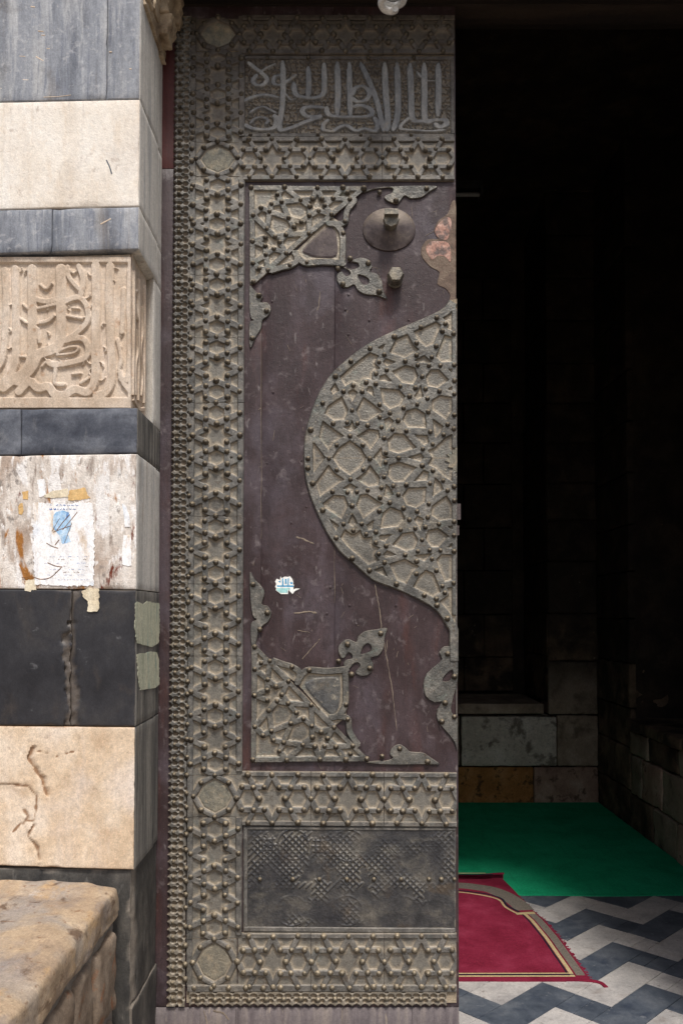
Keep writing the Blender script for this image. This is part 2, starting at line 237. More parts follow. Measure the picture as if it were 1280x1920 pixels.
# ------------------------------------------------------------------ mesh helpers
class MB:
    def __init__(s): s.v = []; s.f = []; s.w = None
    def add(s, vs, fs):
        b = len(s.v); s.v += [tuple(p) for p in vs]; s.f += [tuple(i + b for i in f) for f in fs]
    def box(s, lo, hi):
        x0, y0, z0 = lo; x1, y1, z1 = hi
        s.add([(x0, y0, z0), (x1, y0, z0), (x1, y1, z0), (x0, y1, z0), (x0, y0, z1), (x1, y0, z1), (x1, y1, z1), (x0, y1, z1)],
              [(0, 3, 2, 1), (4, 5, 6, 7), (0, 1, 5, 4), (1, 2, 6, 5), (2, 3, 7, 6), (3, 0, 4, 7)])
    def mesh(s, name):
        m = bpy.data.meshes.new(name); m.from_pydata(s.v, [], s.f); m.update(); return m
    def build(s, name, material, parent=None, smooth=False, wear=None, mesh=None):
        off = Vector(parent.matrix_loc) if False else (ploc(parent) if parent else None)
        if off is not None: s.v = [(p[0] - off[0], p[1] - off[1], p[2] - off[2]) for p in s.v]
        m = s.mesh(name)
        bm = bmesh.new(); bm.from_mesh(m); bmesh.ops.recalc_face_normals(bm, faces=bm.faces); bm.to_mesh(m); bm.free()
        if smooth:
            m.polygons.foreach_set('use_smooth', [True] * len(m.polygons))
            try: m.set_sharp_from_angle(angle=math.radians(38 if smooth is True else smooth))
            except Exception: pass
        if wear is not None:
            a = m.attributes.new('wear', 'FLOAT', 'POINT'); a.data.foreach_set('value', wear)
        m.materials.append(MATS[material])
        o = bpy.data.objects.new(name, m); COL.objects.link(o)
        if parent: o.parent = parent; LOC[o.name] = ploc(parent)
        return o
LOC = {}
def ploc(o):
    p = LOC.get(o.name)
    return Vector((0, 0, 0)) if p is None else p
def thing(name, label, cat, loc=(0, 0, 0), group=None, kind=None):
    o = bpy.data.objects.new(name, None); COL.objects.link(o); o.location = loc; LOC[o.name] = Vector(loc)
    o.empty_display_size = .1
    tag(o, label, cat, group, kind); return o
def tag(o, label=None, cat=None, group=None, kind=None):
    if label: o['label'] = label
    if cat: o['category'] = cat
    if group: o['group'] = group
    if kind: o['kind'] = kind
    return o

def smoothline(pts, n=6, closed=False):
    """Catmull-Rom through 2-D points"""
    P = [tuple(map(float, p)) for p in pts]; out = []
    m = len(P); rng = range(m if closed else m - 1)
    for i in rng:
        p1 = P[i]; p2 = P[(i + 1) % m]
        p0 = P[(i - 1) % m] if (closed or i > 0) else p1
        p3 = P[(i + 2) % m] if (closed or i + 2 < m) else p2
        for k in range(n):
            t = k / n
            out.append(tuple(.5 * (2 * b + (c - a) * t + (2 * a - 5 * b + 4 * c - d) * t * t + (3 * b - a - 3 * c + d) * t ** 3) for a, b, c, d in zip(p0, p1, p2, p3)))
    if not closed: out.append(P[-1])
    return out

def strap(mb, pts, wd, h, base=0.0, to3=None, closed=False, cham=.3, taper=None):
    """flat bar along a 2-D line: pts in plane metres (x, z); relief h above base; to3(x, z, height) -> xyz"""
    P = [Vector(p) for p in pts]
    Q = [P[0]]
    for p in P[1:]:
        if (p - Q[-1]).length > 1e-5: Q.append(p)
    P = Q; n = len(P)
    if n < 2: return
    rows = []
    for i in range(n):
        if closed: a, b, c = P[i - 1], P[i], P[(i + 1) % n]
        else: a, b, c = P[max(i - 1, 0)], P[i], P[min(i + 1, n - 1)]
        d1 = (b - a); d2 = (c - b)
        if d1.length < 1e-9: d1 = d2
        if d2.length < 1e-9: d2 = d1
        d1 = d1.normalized(); d2 = d2.normalized()
        n1 = Vector((-d1.y, d1.x)); n2 = Vector((-d2.y, d2.x))
        m = n1 + n2
        if m.length < .2: m = n1
        m.normalize(); k = 1 / max(.5, m.dot(n1))
        ww = wd * (taper(i / (n - 1)) if taper else 1.0)
        ch = ww * cham * .5
        rows.append([b + m * (k * o) for o in (-ww / 2, -ww / 2, -ww / 2 + ch, ww / 2 - ch, ww / 2, ww / 2)])
    hs = (0, h * .55, h, h, h * .55, 0)
    vs = []; fs = []
    for r in rows:
        for q, hh in zip(r, hs): vs.append(to3(q.x, q.y, base + hh))
    last = n if closed else n - 1
    for i in range(last):
        j = (i + 1) % n
        for k in range(5): fs.append((i * 6 + k, i * 6 + k + 1, j * 6 + k + 1, j * 6 + k))
    if not closed:
        fs.append(tuple(range(6))); fs.append(tuple((n - 1) * 6 + k for k in reversed(range(6))))
    mb.add(vs, fs)

def plate(mb, outline, h, base=0.0, to3=None, holes=(), bev=.0015, dome=0.0):
    """cut sheet with bevelled rim: outline in plane metres"""
    loops = [outline] + list(holes)
    def inset(L, e, sign):
        n = len(L); out = []
        ar = sum(L[i][0] * L[(i + 1) % n][1] - L[(i + 1) % n][0] * L[i][1] for i in range(n))
        sg = (1 if ar > 0 else -1) * sign
        for i in range(n):
            a, b, c = Vector(L[i - 1]), Vector(L[i]), Vector(L[(i + 1) % n])
            d1 = (b - a).normalized() if (b - a).length > 1e-9 else Vector((1, 0)); d2 = (c - b).normalized() if (c - b).length > 1e-9 else d1
            m = Vector((-d1.y, d1.x)) + Vector((-d2.y, d2.x))
            if m.length < .3: m = Vector((-d1.y, d1.x))
            out.append(tuple(b + m.normalized() * e * sg))
        return out
    tops = [inset(L, bev, 1 if i == 0 else -1) for i, L in enumerate(loops)]
    flat = [p for L in tops for p in L]
    tris = tessellate_polygon([[Vector((p[0], p[1], 0)) for p in L] for L in tops])
    b = len(mb.v)
    mb.add([to3(p[0], p[1], base + h) for p in flat], [tuple(t) for t in tris])
    for L, T in zip(loops, tops):
        n = len(L)
        vs = [to3(p[0], p[1], base) for p in L] + [to3(p[0], p[1], base + h * .55) for p in L] + [to3(p[0], p[1], base + h) for p in T]
        fs = []
        for i in range(n):
            j = (i + 1) % n
            fs.append((i, j, n + j, n + i)); fs.append((n + i, n + j, 2 * n + j, 2 * n + i))
        mb.add(vs, fs)

def axis_steps(length, r, step):
    n = max(2, int(round((length - 2 * r) / step)))
    mid = [r + (length - 2 * r) * i / n for i in range(n + 1)]
    return [0, r * .3] + mid + [length - r * .3, length]

def slab(name, A, B, Cc, D, depth, material, parent, step=.022, r=.004, rough=.0011, chip=.011, seed=1.0, carve=None, wear_on=False, rs=9.0):
    """stone slab: front quad A(bl) B(br) C(tr) D(tl); depth vector inwards; worn edges, relief from noise, carve(p) -> (inward metres, wear)"""
    A, B, Cc, D = map(Vector, (A, B, Cc, D)); depth = Vector(depth)
    wl = (B - A).length; hl = (D - A).length
    us = axis_steps(wl, r, step); vs_ = axis_steps(hl, r, step)
    din = depth.normalized()
    V_, wv = [], []
    for v in vs_:
        for u in us:
            a, b = u / wl, v / hl
            p = A * (1 - a) * (1 - b) + B * a * (1 - b) + Cc * a * b + D * (1 - a) * b
            e = min(u, wl - u, v, hl - v)
            rr = r + max(0.0, chip * (N(p, 13, seed) - .12) * 2) + max(0.0, chip * 1.3 * (N(p, 45, seed + 4) - .3))
            t = max(0.0, 1 - e / rr) if rr > 0 else 0
            inn = rr * (1 - math.sqrt(max(0, 1 - t * t)))
            inn += rough * (FB(p, rs, seed) + .5)
            wr = min(1.0, inn / .006) * (1 if t > 0 else 0)
            if carve:
                k, q = carve(p); inn += k; wr = max(wr, q)
            V_.append(p + din * inn); wv.append(max(0, wr))
    nu, nv = len(us), len(vs_)
    fs = [(j * nu + i, j * nu + i + 1, (j + 1) * nu + i + 1, (j + 1) * nu + i) for j in range(nv - 1) for i in range(nu - 1)]
    loop = [i for i in range(nu)] + [j * nu + nu - 1 for j in range(1, nv)] + [(nv - 1) * nu + i for i in range(nu - 2, -1, -1)] + [j * nu for j in range(nv - 2, 0, -1)]
    base = len(V_)
    for i in loop: V_.append(V_[i] + depth); wv.append(wv[i] * 0)
    for k in range(len(loop)):
        k2 = (k + 1) % len(loop)
        fs.append((loop[k], base + k, base + k2, loop[k2]))
    fs.append(tuple(base + k for k in range(len(loop))))
    mb = MB(); mb.v = [tuple(p) for p in V_]; mb.f = fs
    return mb.build(name, material, parent, smooth=50, wear=wv)

def rock(name, lo, hi, material, parent, r=.02, amp=.006, step=.03, seed=1.0, fs=7.0, shape=None):
    """rounded, weathered block"""
    lo = Vector(lo); hi = Vector(hi); d = hi - lo
    idx = {}; Vv = []; Ff = []
    ax = [[lo[k] + t for t in axis_steps(d[k], min(r, d[k] * .3), step)] for k in range(3)]
    def vid(p):
        key = tuple(round(c, 5) for c in p)
        if key in idx: return idx[key]
        p = Vector(p)
        q = Vector([min(max(p[k], lo[k] + r), hi[k] - r) if d[k] > 2 * r else (lo[k] + hi[k]) / 2 for k in range(3)])
        e = p - q
        if e.length > 1e-9: p2 = q + e.normalized() * min(e.length, r) if sum(abs(c) > 1e-6 for c in e) > 1 else p
        else: p2 = p
        nn = e.normalized() if e.length > 1e-9 else Vector((0, 0, 0))
        p2 = p2 + nn * amp * (FB(p2, fs, seed) + .45 * FB(p2, fs * 4.5, seed + 3))
        if shape: p2 = shape(p2)
        Vv.append(tuple(p2)); idx[key] = len(Vv) - 1; return idx[key]
    for k in range(3):
        i, j = (k + 1) % 3, (k + 2) % 3
        for side in (lo[k], hi[k]):
            for a in range(len(ax[i]) - 1):
                for b in range(len(ax[j]) - 1):
                    q = []
                    for (u, v) in ((a, b), (a + 1, b), (a + 1, b + 1), (a, b + 1)):
                        p = [0, 0, 0]; p[k] = side; p[i] = ax[i][u]; p[j] = ax[j][v]; q.append(vid(p))
                    if len(set(q)) == 4: Ff.append(tuple(q))
    mb = MB(); mb.v = Vv; mb.f = Ff
    return mb.build(name, material, parent, smooth=60)

def segdist(p, a, b):
    ab = b - a; t = max(0, min(1, (p - a).dot(ab) / max(1e-12, ab.dot(ab)))); return (p - (a + ab * t)).length

def relief(name, segs, sr, tr, f3, material, parent, step=1.25, h=.0074, base=.0, bevel=1.7, inside=None, holes=None, amp=None, smooth=32, crown=.12, dustw=4.5):
    """embossed sheet: a fine grid raised along the lines segs = [(points, width)] given in plan units; f3(s, t, height) -> xyz.
    Point data: wear = dust lying along the foot of the raised work, cell = sunk ground."""
    ns = max(2, int(round((sr[1] - sr[0]) / step))); nt_ = max(2, int(round((tr[1] - tr[0]) / step)))
    s_ = np.linspace(sr[0], sr[1], ns + 1); t_ = np.linspace(tr[0], tr[1], nt_ + 1)
    SS, TT = np.meshgrid(s_, t_, indexing='ij'); d = np.full(SS.shape, 99.0)
    for pts, wd in segs:
        for (ax, ay), (bx_, by_) in zip(pts, pts[1:]):
            m = wd / 2 + 14
            i0, i1 = np.searchsorted(s_, min(ax, bx_) - m), np.searchsorted(s_, max(ax, bx_) + m)
            j0, j1 = np.searchsorted(t_, min(ay, by_) - m), np.searchsorted(t_, max(ay, by_) + m)
            if i1 <= i0 or j1 <= j0: continue
            X, Y = SS[i0:i1, j0:j1], TT[i0:i1, j0:j1]; vx, vy = bx_ - ax, by_ - ay; L2 = max(1e-9, vx * vx + vy * vy)
            k = np.clip(((X - ax) * vx + (Y - ay) * vy) / L2, 0, 1)
            dd = np.hypot(X - (ax + k * vx), Y - (ay + k * vy)) - wd / 2
            d[i0:i1, j0:j1] = np.minimum(d[i0:i1, j0:j1], dd)
    if holes is not None: d = holes(SS, TT, d)
    e = np.clip(-d / bevel, 0, 1); e = e * e * (3 - 2 * e)
    hh = h * (e * (1 - crown) + crown * np.clip(-d / 6, 0, 1) * e)
    if amp is not None: amp_ = amp(SS, TT); amp = lambda a, b: amp_; hh = hh * amp_
    am = 1.0 if amp is None else amp(SS, TT)
    fil = np.clip(1 - d / dustw, 0, 1) * (d > 0); hh = hh + .0007 * fil * fil
    cell = np.clip((d + .9) / 1.2, 0, 1); wear = cell * np.clip(1.15 - d / (dustw * 1.6), 0, 1) * am
    vs = [f3(a, b, base + c) for a, b, c in zip(SS.ravel().tolist(), TT.ravel().tolist(), hh.ravel().tolist())]
    w1 = nt_ + 1
    ok = np.ones((ns, nt_), bool)
    if inside is not None:
        q = inside(SS, TT); ok = q[:-1, :-1] & q[1:, :-1] & q[:-1, 1:] & q[1:, 1:]
    I, J = np.nonzero(ok); k0 = I * w1 + J
    F_ = np.stack([k0, k0 + 1, k0 + w1 + 1, k0 + w1], 1)
    used = np.unique(F_); mp = np.full(len(vs), -1); mp[used] = np.arange(len(used)); F_ = mp[F_]
    off = ploc(parent) if parent else Vector((0, 0, 0))
    me = bpy.data.meshes.new(name)
    me.from_pydata([(vs[i][0] - off[0], vs[i][1] - off[1], vs[i][2] - off[2]) for i in used.tolist()], [], F_.tolist()); me.update()
    if len(me.polygons) and sum(p.normal.y for p in list(me.polygons)[:50]) > 0: me.flip_normals()
    me.polygons.foreach_set('use_smooth', [True] * len(me.polygons))
    for an, arr in (('wear', wear), ('cell', cell)):
        at_ = me.attributes.new(an, 'FLOAT', 'POINT'); at_.data.foreach_set('value', arr.ravel()[used].astype('f'))
    me.materials.append(MATS[material])
    o = bpy.data.objects.new(name, me); COL.objects.link(o)
    if parent: o.parent = parent; LOC[o.name] = ploc(parent)
    return o
def in_poly(poly):
    def f(X, Y):
        r = np.zeros(X.shape, bool); n = len(poly)
        for i in range(n):
            (x0, y0), (x1, y1) = poly[i], poly[(i + 1) % n]
            if y0 == y1: continue
            c = ((y0 > Y) != (y1 > Y)) & (X < (x1 - x0) * (Y - y0) / (y1 - y0) + x0); r ^= c
        return r
    return f

# ================================================================== SETTING
YD = 3.12                      # face of the door leaf
YF = 2.75                      # face of the portal piers
XC = -0.686                    # reveal of the left pier
KF = 0.03                      # the left facade runs slightly back to the left
def pf(px, py, h=0.0):         # on the front of the left pier, h metres proud of it
    d = ray(px, py); k = (YF + KF * XC) / (d.y + KF * d.x)
    return Vector((d.x * k, d.y * k - h, H + d.z * k))
def fy(x): return YF + KF * (XC - x)
def zc(py): return at(254, py, YF).z

mb = MB()
for (x0, x1, y0, y1) in ((-60, 60, -120, 3.30),): mb.add([(x0, y0, 0), (x1, y0, 0), (x1, y1, 0), (x0, y1, 0)], [(0, 1, 2, 3)])
tag(mb.build('street', 'street'), 'dusty paved street in front of the portal', None, None, 'structure')

# ---- masses of the building behind the facing
def mass(name, lo, hi, m, label):
    mb = MB(); mb.box(lo, hi); o = mb.build(name, m); tag(o, label, None, None, 'structure'); return o
mass('facade_wall_left', (-9, 3.14, -.05), (-.745, 3.42, 8.5), 'facade_stone', 'stone wall behind the left pier')
mass('facade_wall_right', (1.58, 2.81, -.05), (9, 3.42, 8.5), 'facade_stone', 'stone wall behind the right pier')
mass('facade_wall_above', (-9, 2.80, 4.42), (9, 3.41, 8.49), 'facade_stone', 'stone wall above the portal')

# ================================================================== LEFT PIER
pier = thing('portal_pier', 'left door pier faced in alternating pale and dark stone courses with a carved script band', 'pier', (-1.0, YF + .2, 0))
mb = MB(); mb.box((-2.6, YF + .075, .02), (XC - .062, 3.13, 4.40)); mb.build('core', 'mortar', pier)
XL = -2.45
EDGES = [(-170, -178), (185.5, 191), (387, 393), (467.5, 475.6), (764, 766.5), (850, 854), (1106, 1104.5), (1363, 1360.5), (1632, 1625)]
def edgeZ(i, x):
    yr, yl = EDGES[i]; a = zc(yr); b = pf(0, yl).z; x0 = pf(0, yl).x
    return a + (b - a) * (x - XC) / (x0 - XC)
G = .0016
def front(i, pxa, pxb, material, inset=0.0, xend=None, **k):
    xa = XL if pxa is None else pf(pxa, 960).x + G
    xb = (XC - (inset * 1.2)) if pxb is None else pf(pxb, 960).x - G
    P = lambda x, j, s: (x, fy(x) + inset, edgeZ(j, x) + s * G)
    return slab(k.pop('name', 'stone_slab'), P(xa, i + 1, 1), P(xb, i + 1, 1), P(xb, i, -1), P(xa, i, -1), (-.05, .055, 0), material, pier, seed=i * 3.7 + (pxb or 9) * .1, **k)
YJ = 3.03
def side(i, material, inset=0.0, ya=None, yb=None, mat2=None, z0=None, z1=None, **k):
    zt, zb = edgeZ(i, XC) - G, edgeZ(i + 1, XC) + G
    x = XC - inset
    a0, a1 = (YF + inset + .001) if ya is None else ya, (YJ - G) if yb is None else yb
    slab('reveal_slab', (x, a0, zb), (x, a1, zb), (x, a1, zt), (x, a0, zt), (-.05, .05, 0), material, pier, seed=i * 2.3 + 40, r=.003, chip=.004, **k)
    b0 = a1 + 2 * G
    slab('reveal_slab', (XC - .004, b0, zb), (XC - .004, 3.112, zb), (XC - .004, 3.112, zt), (XC - .004, b0, zt), (-.05, .04, 0), mat2 or material, pier, seed=i * 2.9 + 70, r=.003, chip=.004)
front(0, None, 195, 'slab_grey'); front(0, 195, None, 'slab_grey'); side(0, 'slab_side')
front(1, None, None, 'slab_white', chip=.009); side(1, 'slab_side')
front(2, None, 94, 'slab_grey'); front(2, 94, None, 'slab_grey'); side(2, 'slab_side')
front(3, None, None, 'slab_inscribed', inset=.0285, name='inscription_slab', step=.012, rough=.0016)
side(3, 'slab_inscribed', inset=.030, yb=2.985, mat2='slab_side', step=.012, rough=.003)
front(4, None, 40, 'slab_slate', chip=.01); front(4, 40, None, 'slab_slate', chip=.01); side(4, 'slab_side_dark')
front(5, None, None, 'slab_stained', step=.012, rough=.0015, rs=16); side(5, 'slab_side')
def chipcarve(cx):
    def f(p):
        q = abs(p.x - cx(p.z)) ; w_ = .016 + .03 * (FB(p, 11, 3.3) + .1) + .012 * N(p, 55, 1)
        t = max(0.0, 1 - q / max(.006, w_))
        d = .016 * min(1, t * 3) * (.7 + .8 * FB(p, 34, 8)) if t > 0 else 0
        return d, min(1, t * 2.2) * .9
    return f
jx = pf(140, 1230).x
cc = chipcarve(lambda z: jx - .012 + .012 * math.sin(z * 11) + (.016 if z > 1.55 else 0))
front(6, None, 140, 'slab_black', step=.008, carve=cc, chip=.008); front(6, 140, None, 'slab_black', step=.008, carve=cc, chip=.012); side(6, 'slab_side_dark', mat2='slab_side_dark')
GL = [[(65, 1404), (55, 1421), (68, 1440), (82, 1461), (91, 1491)], [(-5, 1472), (15, 1470), (54, 1474), (70, 1491), (69, 1521), (65, 1539), (45, 1540), (27, 1560)],
      [(65, 1548), (55, 1569), (73, 1590), (76, 1612)], [(48, 1520), (55, 1532), (46, 1545)], [(68, 1408), (92, 1412)], [(108, 1418), (146, 1407)]]
GW = [(.009, .012), (.004, .006), (.006, .008), (.009, .008), (.0028, .004), (.0022, .003)]
BRK = [(-150, 1471), (20, 1471), (54, 1474), (70, 1491), (69, 1521), (66, 1543), (52, 1553), (57, 1572), (74, 1592), (77, 1640), (-150, 1640)]
BRK = [pf(*p) for p in BRK]
def in_break(p):
    r = False; n = len(BRK); x = p.x + .006 * N(p, 22, 3) + .003 * N(p, 70, 5); z = p.z + .006 * N(p, 25, 9) + .003 * N(p, 70, 2)
    for i in range(n):
        a, b = BRK[i], BRK[(i + 1) % n]
        if (a.z > z) != (b.z > z) and x < (b.x - a.x) * (z - a.z) / (b.z - a.z) + a.x: r = not r
    return r
GS = [[pf(*p) for p in l] for l in GL]
def gouge(p):
    best = 0; wr = 0
    if in_break(p): best = .0055 + .003 * FB(p, 14, 6)
    for l, (wd, dp) in zip(GS, GW):
        for a, b in zip(l, l[1:]):
            d = segdist(p, a, b) + .004 * N(p, 60, 2)
            wk = wd * (1 + .5 * N(p, 35, 9))
            t = max(0, 1 - d / max(.002, wk))
            if t > 0: best = max(best, dp * min(1, t * 3.2)); wr = max(wr, t)
    return best, wr
front(7, None, None, 'slab_cream', step=.005, carve=gouge, chip=.007, rough=.002, rs=7); side(7, 'slab_side_dark', mat2='slab_side_dark')

# carved script of the band, raised from the inscription slab
def sc3(px, py, h):
    p = pf(px, py); return (p.x, p.y + .0262 - h, p.z)
Z2 = lambda pts: [(x * .265625, 450 + y * .265625) for x, y in pts]
script = [
    ([(92, 190), (100, 480), (98, 760), (80, 900), (0, 1005), (-60, 1040)], 15), ([(212, 188), (214, 480), (212, 780), (170, 910), (90, 970), (10, 1035)], 17),
    ([(418, 188), (420, 430), (414, 690), (360, 760), (260, 800), (205, 900), (110, 985)], 19), ([(545, 170), (575, 260), (560, 370)], 11), ([(465, 172), (478, 250), (545, 330)], 9),
    ([(665, 165), (668, 420), (662, 720), (660, 960), (610, 1062), (520, 1045), (440, 1085), (370, 1075), (330, 1025), (255, 1035), (195, 990), (120, 1060)], 16),
    ([(768, 168), (760, 420), (772, 720), (778, 960), (740, 1062), (670, 1088)], 15), ([(862, 330), (858, 520), (850, 640)], 9), ([(905, 190), (900, 420), (905, 640), (900, 900), (870, 1000)], 10),
    ([(215, 395), (310, 420), (415, 395)], 11), ([(250, 470), (380, 440)], 7), ([(270, 300), (315, 330), (350, 290)], 6), ([(275, 570), (330, 555), (365, 520)], 8), ([(450, 420), (540, 390), (600, 450), (605, 560), (520, 650), (440, 700)], 11),
    ([(455, 520), (570, 540)], 6), ([(500, 465), (545, 470)], 5), ([(390, 785), (470, 745), (540, 745), (510, 785), (390, 800)], 6), ([(440, 700), (560, 680), (610, 740), (590, 820), (480, 855), (370, 870), (330, 850)], 12),
    ([(250, 610), (265, 710)], 7), ([(130, 810), (175, 815)], 6), ([(380, 900), (375, 1000), (440, 1010)], 8), ([(500, 935), (555, 930)], 6), ([(560, 1000), (620, 960)], 7), ([(285, 880), (310, 850)], 6), ([(835, 920), (870, 1010), (930, 1080)], 10), ([(820, 690), (845, 820), (830, 900)], 8),
    ([(130, 540), (175, 575)], 6), ([(20, 200), (30, 500), (10, 800), (-40, 900)], 13), ([(150, 440), (180, 470)], 6)]
ROUGH_G = lambda X, Y: 1 + 0 * X
sg_ = [(smoothline(Z2(pts), 6), wd * 1.12) for pts, wd in script]
sg_ += [([(-70, 481), (250, 481)], 16), ([(-70, 757), (250, 757)], 30), ([(241, 480), (241, 760)], 9)]
rs_ = random.Random(5)
for k in range(46):
    x, y = rs_.uniform(4, 232), rs_.uniform(500, 735); a0 = rs_.uniform(0, 6.28); L = rs_.uniform(4, 9)
    sg_.append(([(x + L * math.cos(a0 + t), y + L * math.sin(a0 + t)) for t in (0, .5, 1.0, 1.6, 2.2)], rs_.uniform(2.6, 4.4)))
insc = [o for o in pier.children if o.name.startswith('inscription_slab')][0]
relief('carved_script', sg_, (-75, 243.2), (478, 762), lambda s, t, h: (lambda p: (p.x, p.y + .0252 - h, p.z))(pf(s, t)), 'slab_inscribed', insc, step=1.35, h=.0095, base=.0, bevel=1.3, crown=.0, dustw=2)
def sr3(u, v, h): return (XC - .030 - .002 + h, u, v)
mb = MB(); z0, z1 = edgeZ(4, XC), edgeZ(3, XC)
for pts, wd in (([(2.80, .1), (2.805, .5), (2.80, .9)], .016), ([(2.835, .12), (2.83, .3), (2.86, .42), (2.84, .55)], .014), ([(2.87, .1), (2.875, .5), (2.87, .9)], .018), ([(2.91, .15), (2.93, .3), (2.90, .45), (2.93, .6), (2.91, .75)], .013),
                ([(2.95, .12), (2.955, .5), (2.95, .92)], .016), ([(2.82, .7), (2.85, .62), (2.85, .8), (2.82, .78)], .010), ([(2.80, .08), (2.88, .05), (2.96, .09)], .014)):
    strap(mb, smoothline([(y, z0 + t * (z1 - z0)) for y, t in pts], 6), wd, .008 + random.random() * .001, 0, sr3)
mb.build('carved_script', 'slab_inscribed', pier, smooth=35)

# scratches and pocks in the slabs (chips that show pale stone)
def pier3(px, py, h): return tuple(pf(px, py, h))
def chips(name, items, material):
    for pts, wd in items:
        mb = MB(); strap(mb, pts, wd, .0016, -.0012, pier3, cham=.9); mb.build(name, material, pier)
chips('scratch_mark', [([(200, 300), (206, 313), (210, 326)], 2.6)], 'slab_slate')
chips('scratch_mark', [([(82, 182), (110, 181), (133, 178)], 1.2), ([(58, 12), (66, 13)], 2.2), ([(68, 106), (82, 114)], 2.2), ([(37, 105), (48, 106)], 2), ([(72, 58), (82, 59)], 1.8), ([(43, 149), (54, 150)], 2.4),
                         ([(189, 420), (208, 410)], 2.2), ([(205, 97), (210, 97)], 2), ([(243, 129), (247, 129)], 2), ([(78, 66), (85, 66)], 1.6), ([(88, 91), (94, 91)], 1.6)], 'slab_cream')

# lower, worn basalt below the courses and the brown base stone
zt = edgeZ(8, XC) - G
xq = -.705
def worn(p):
    e = max(0.0, 1 - (p.y - (YF + .012)) / (.085 + .05 * N(p, 8, 5)))
    return .016 * e * (.7 + .7 * FB(p, 20, 3)) , min(1, e * 1.5)
zb = .33
slab('reveal_slab', (xq + .012, YF + .012, zb), (xq + .012, 3.112, zb), (xq + .012, 3.112, zt), (xq + .012, YF + .012, zt), (-.06, .03, 0), 'worn_basalt', pier, step=.01, carve=worn, chip=.01, rough=.003, seed=91)
slab('reveal_slab', (xq + .014, YF + .01, .0), (xq + .014, 3.112, .0), (xq + .014, 3.112, zb - .004), (xq + .014, YF + .01, zb - .004), (-.06, .03, 0), 'worn_basalt', pier, step=.015, chip=.012, rough=.004, seed=95)
slab('stone_slab', (-1.4, YF + .03, .0), (xq + .006, YF + .012, .0), (xq + .006, YF + .012, zt), (-1.4, YF + .03, zt), (-.02, .05, 0), 'worn_basalt', pier, step=.02, chip=.012, rough=.004, seed=97)

# upper pier (out of frame above) and the right-hand pier, mirrored and plain
rp = thing('portal_pier', 'right door pier faced in plain pale and dark stone courses beside the dark opening', 'pier', (1.9, YF + .2, 0))
mb = MB(); mb.box((1.60, YF + .06, .02), (2.6, 2.80, 4.40)); mb.build('core', 'mortar', rp)
XR = 1.54
zs = [0, .33, .62] + [edgeZ(i, XC) for i in range(8, -1, -1)]; zs = sorted(set(round(z, 4) for z in zs))
ms = ['rubble_stone', 'worn_basalt', 'worn_basalt', 'slab_cream', 'slab_black', 'slab_stained', 'slab_slate', 'slab_inscribed', 'slab_grey', 'slab_white', 'slab_grey', 'slab_grey']
for i in range(len(zs) - 1):
    m_ = ms[min(i, len(ms) - 1)]
    slab('stone_slab', (XR, YF, zs[i] + G), (2.6, YF, zs[i] + G), (2.6, YF, zs[i + 1] - G), (XR, YF, zs[i + 1] - G), (.05, .055, 0), m_, rp, seed=i + 120, step=.06)
    slab('reveal_slab', (XR, YF + .001, zs[i] + G), (XR, 3.36, zs[i] + G), (XR, 3.36, zs[i + 1] - G), (XR, YF + .001, zs[i + 1] - G), (.05, .05, 0), m_, rp, seed=i + 150, step=.06)

# ================================================================== LINTEL over the door
li = thing('door_lintel', 'dark timber lintel spanning the top of the doorway', 'lintel', (.43, 2.95, 3.9))
zl = at(600, 14, YD).z
zf = at(600, -150, 2.762).z  # underside of the unseen front beam, added to shade the door top
for k, (y0, y1, dz) in enumerate(((2.762, 2.80, zf - zl), (2.805, 3.105, 0))):
    rock('beam', (-.585 if k == 0 else -.72, y0, zl + dz), (1.58, y1, 4.41), 'lintel_wood', li, r=.008, amp=.002, step=.08, seed=k + 5)  # front beam cut short at the left so light reaches the corbel
zl2 = at(1000, 44, 3.36).z
rock('beam', (-.73, 3.225, zl2), (1.575, 3.40, 4.415), 'lintel_wood', li, r=.008, amp=.002, step=.08, seed=9)
rock('beam', (-.73, 3.11, zl + .004), (1.575, 3.22, 4.412), 'lintel_wood', li, r=.006, amp=.001, step=.1, seed=13)

# carved corbel at the top of the left reveal
cb = thing('carved_corbel', 'weathered carved stone corbel tucked under the lintel at the top of the left reveal', 'corbel', (XC, 2.95, 3.6))
zq = edgeZ(0, XC)
zk = at(304, 122, 3.10).z
def drop(y0, y1, z0, z1, out, seed, taper=.5):
    cy = (y0 + y1) / 2
    def sh(p):
        t = (p.z - z0) / (z1 - z0); t = max(0, min(1, t))
        k = taper + (1 - taper) * t
        return Vector((XC + (p.x - XC) * k, cy + (p.y - cy) * (.65 + .35 * t), p.z))
    rock('pendant', (XC - .03, y0, z0), (XC + out, y1, z1), 'corbel_stone', cb, r=.012, amp=.006, step=.014, seed=seed, fs=22, shape=sh)
def tap(out, z0, z1, k0):
    def sh(p):
        t = max(0, min(1, (p.z - z0) / (z1 - z0))); k = k0 + (1 - k0) * t
        return Vector((XC + (p.x - XC) * k + .0035 * math.sin(p.z * 160) * (p.x > XC), p.y + .002 * math.sin(p.z * 90), p.z))
    return sh
def chunk(y0, y1, z0, z1, out, seed, k0=.85):
    rock('pendant', (XC - .03, y0, z0), (XC + out, y1, z1), 'corbel_stone', cb, r=.005, amp=.004, step=.012, seed=seed, fs=30, shape=tap(out, z0, z1, k0))
zz = lambda py, Y=3.03: at(305, py, Y).z
chunk(2.785, 3.10, zk, zk + .17, .016, 11, .5)
chunk(2.79, 2.86, zk + .03, 4.40, .026, 16, .6)
chunk(2.87, 2.95, zk + .05, 4.40, .034, 12, .6)
chunk(2.975, 3.07, zz(82), zz(44), .062, 13, .62)
chunk(2.965, 3.05, zz(44), 4.40, .052, 17, .9)
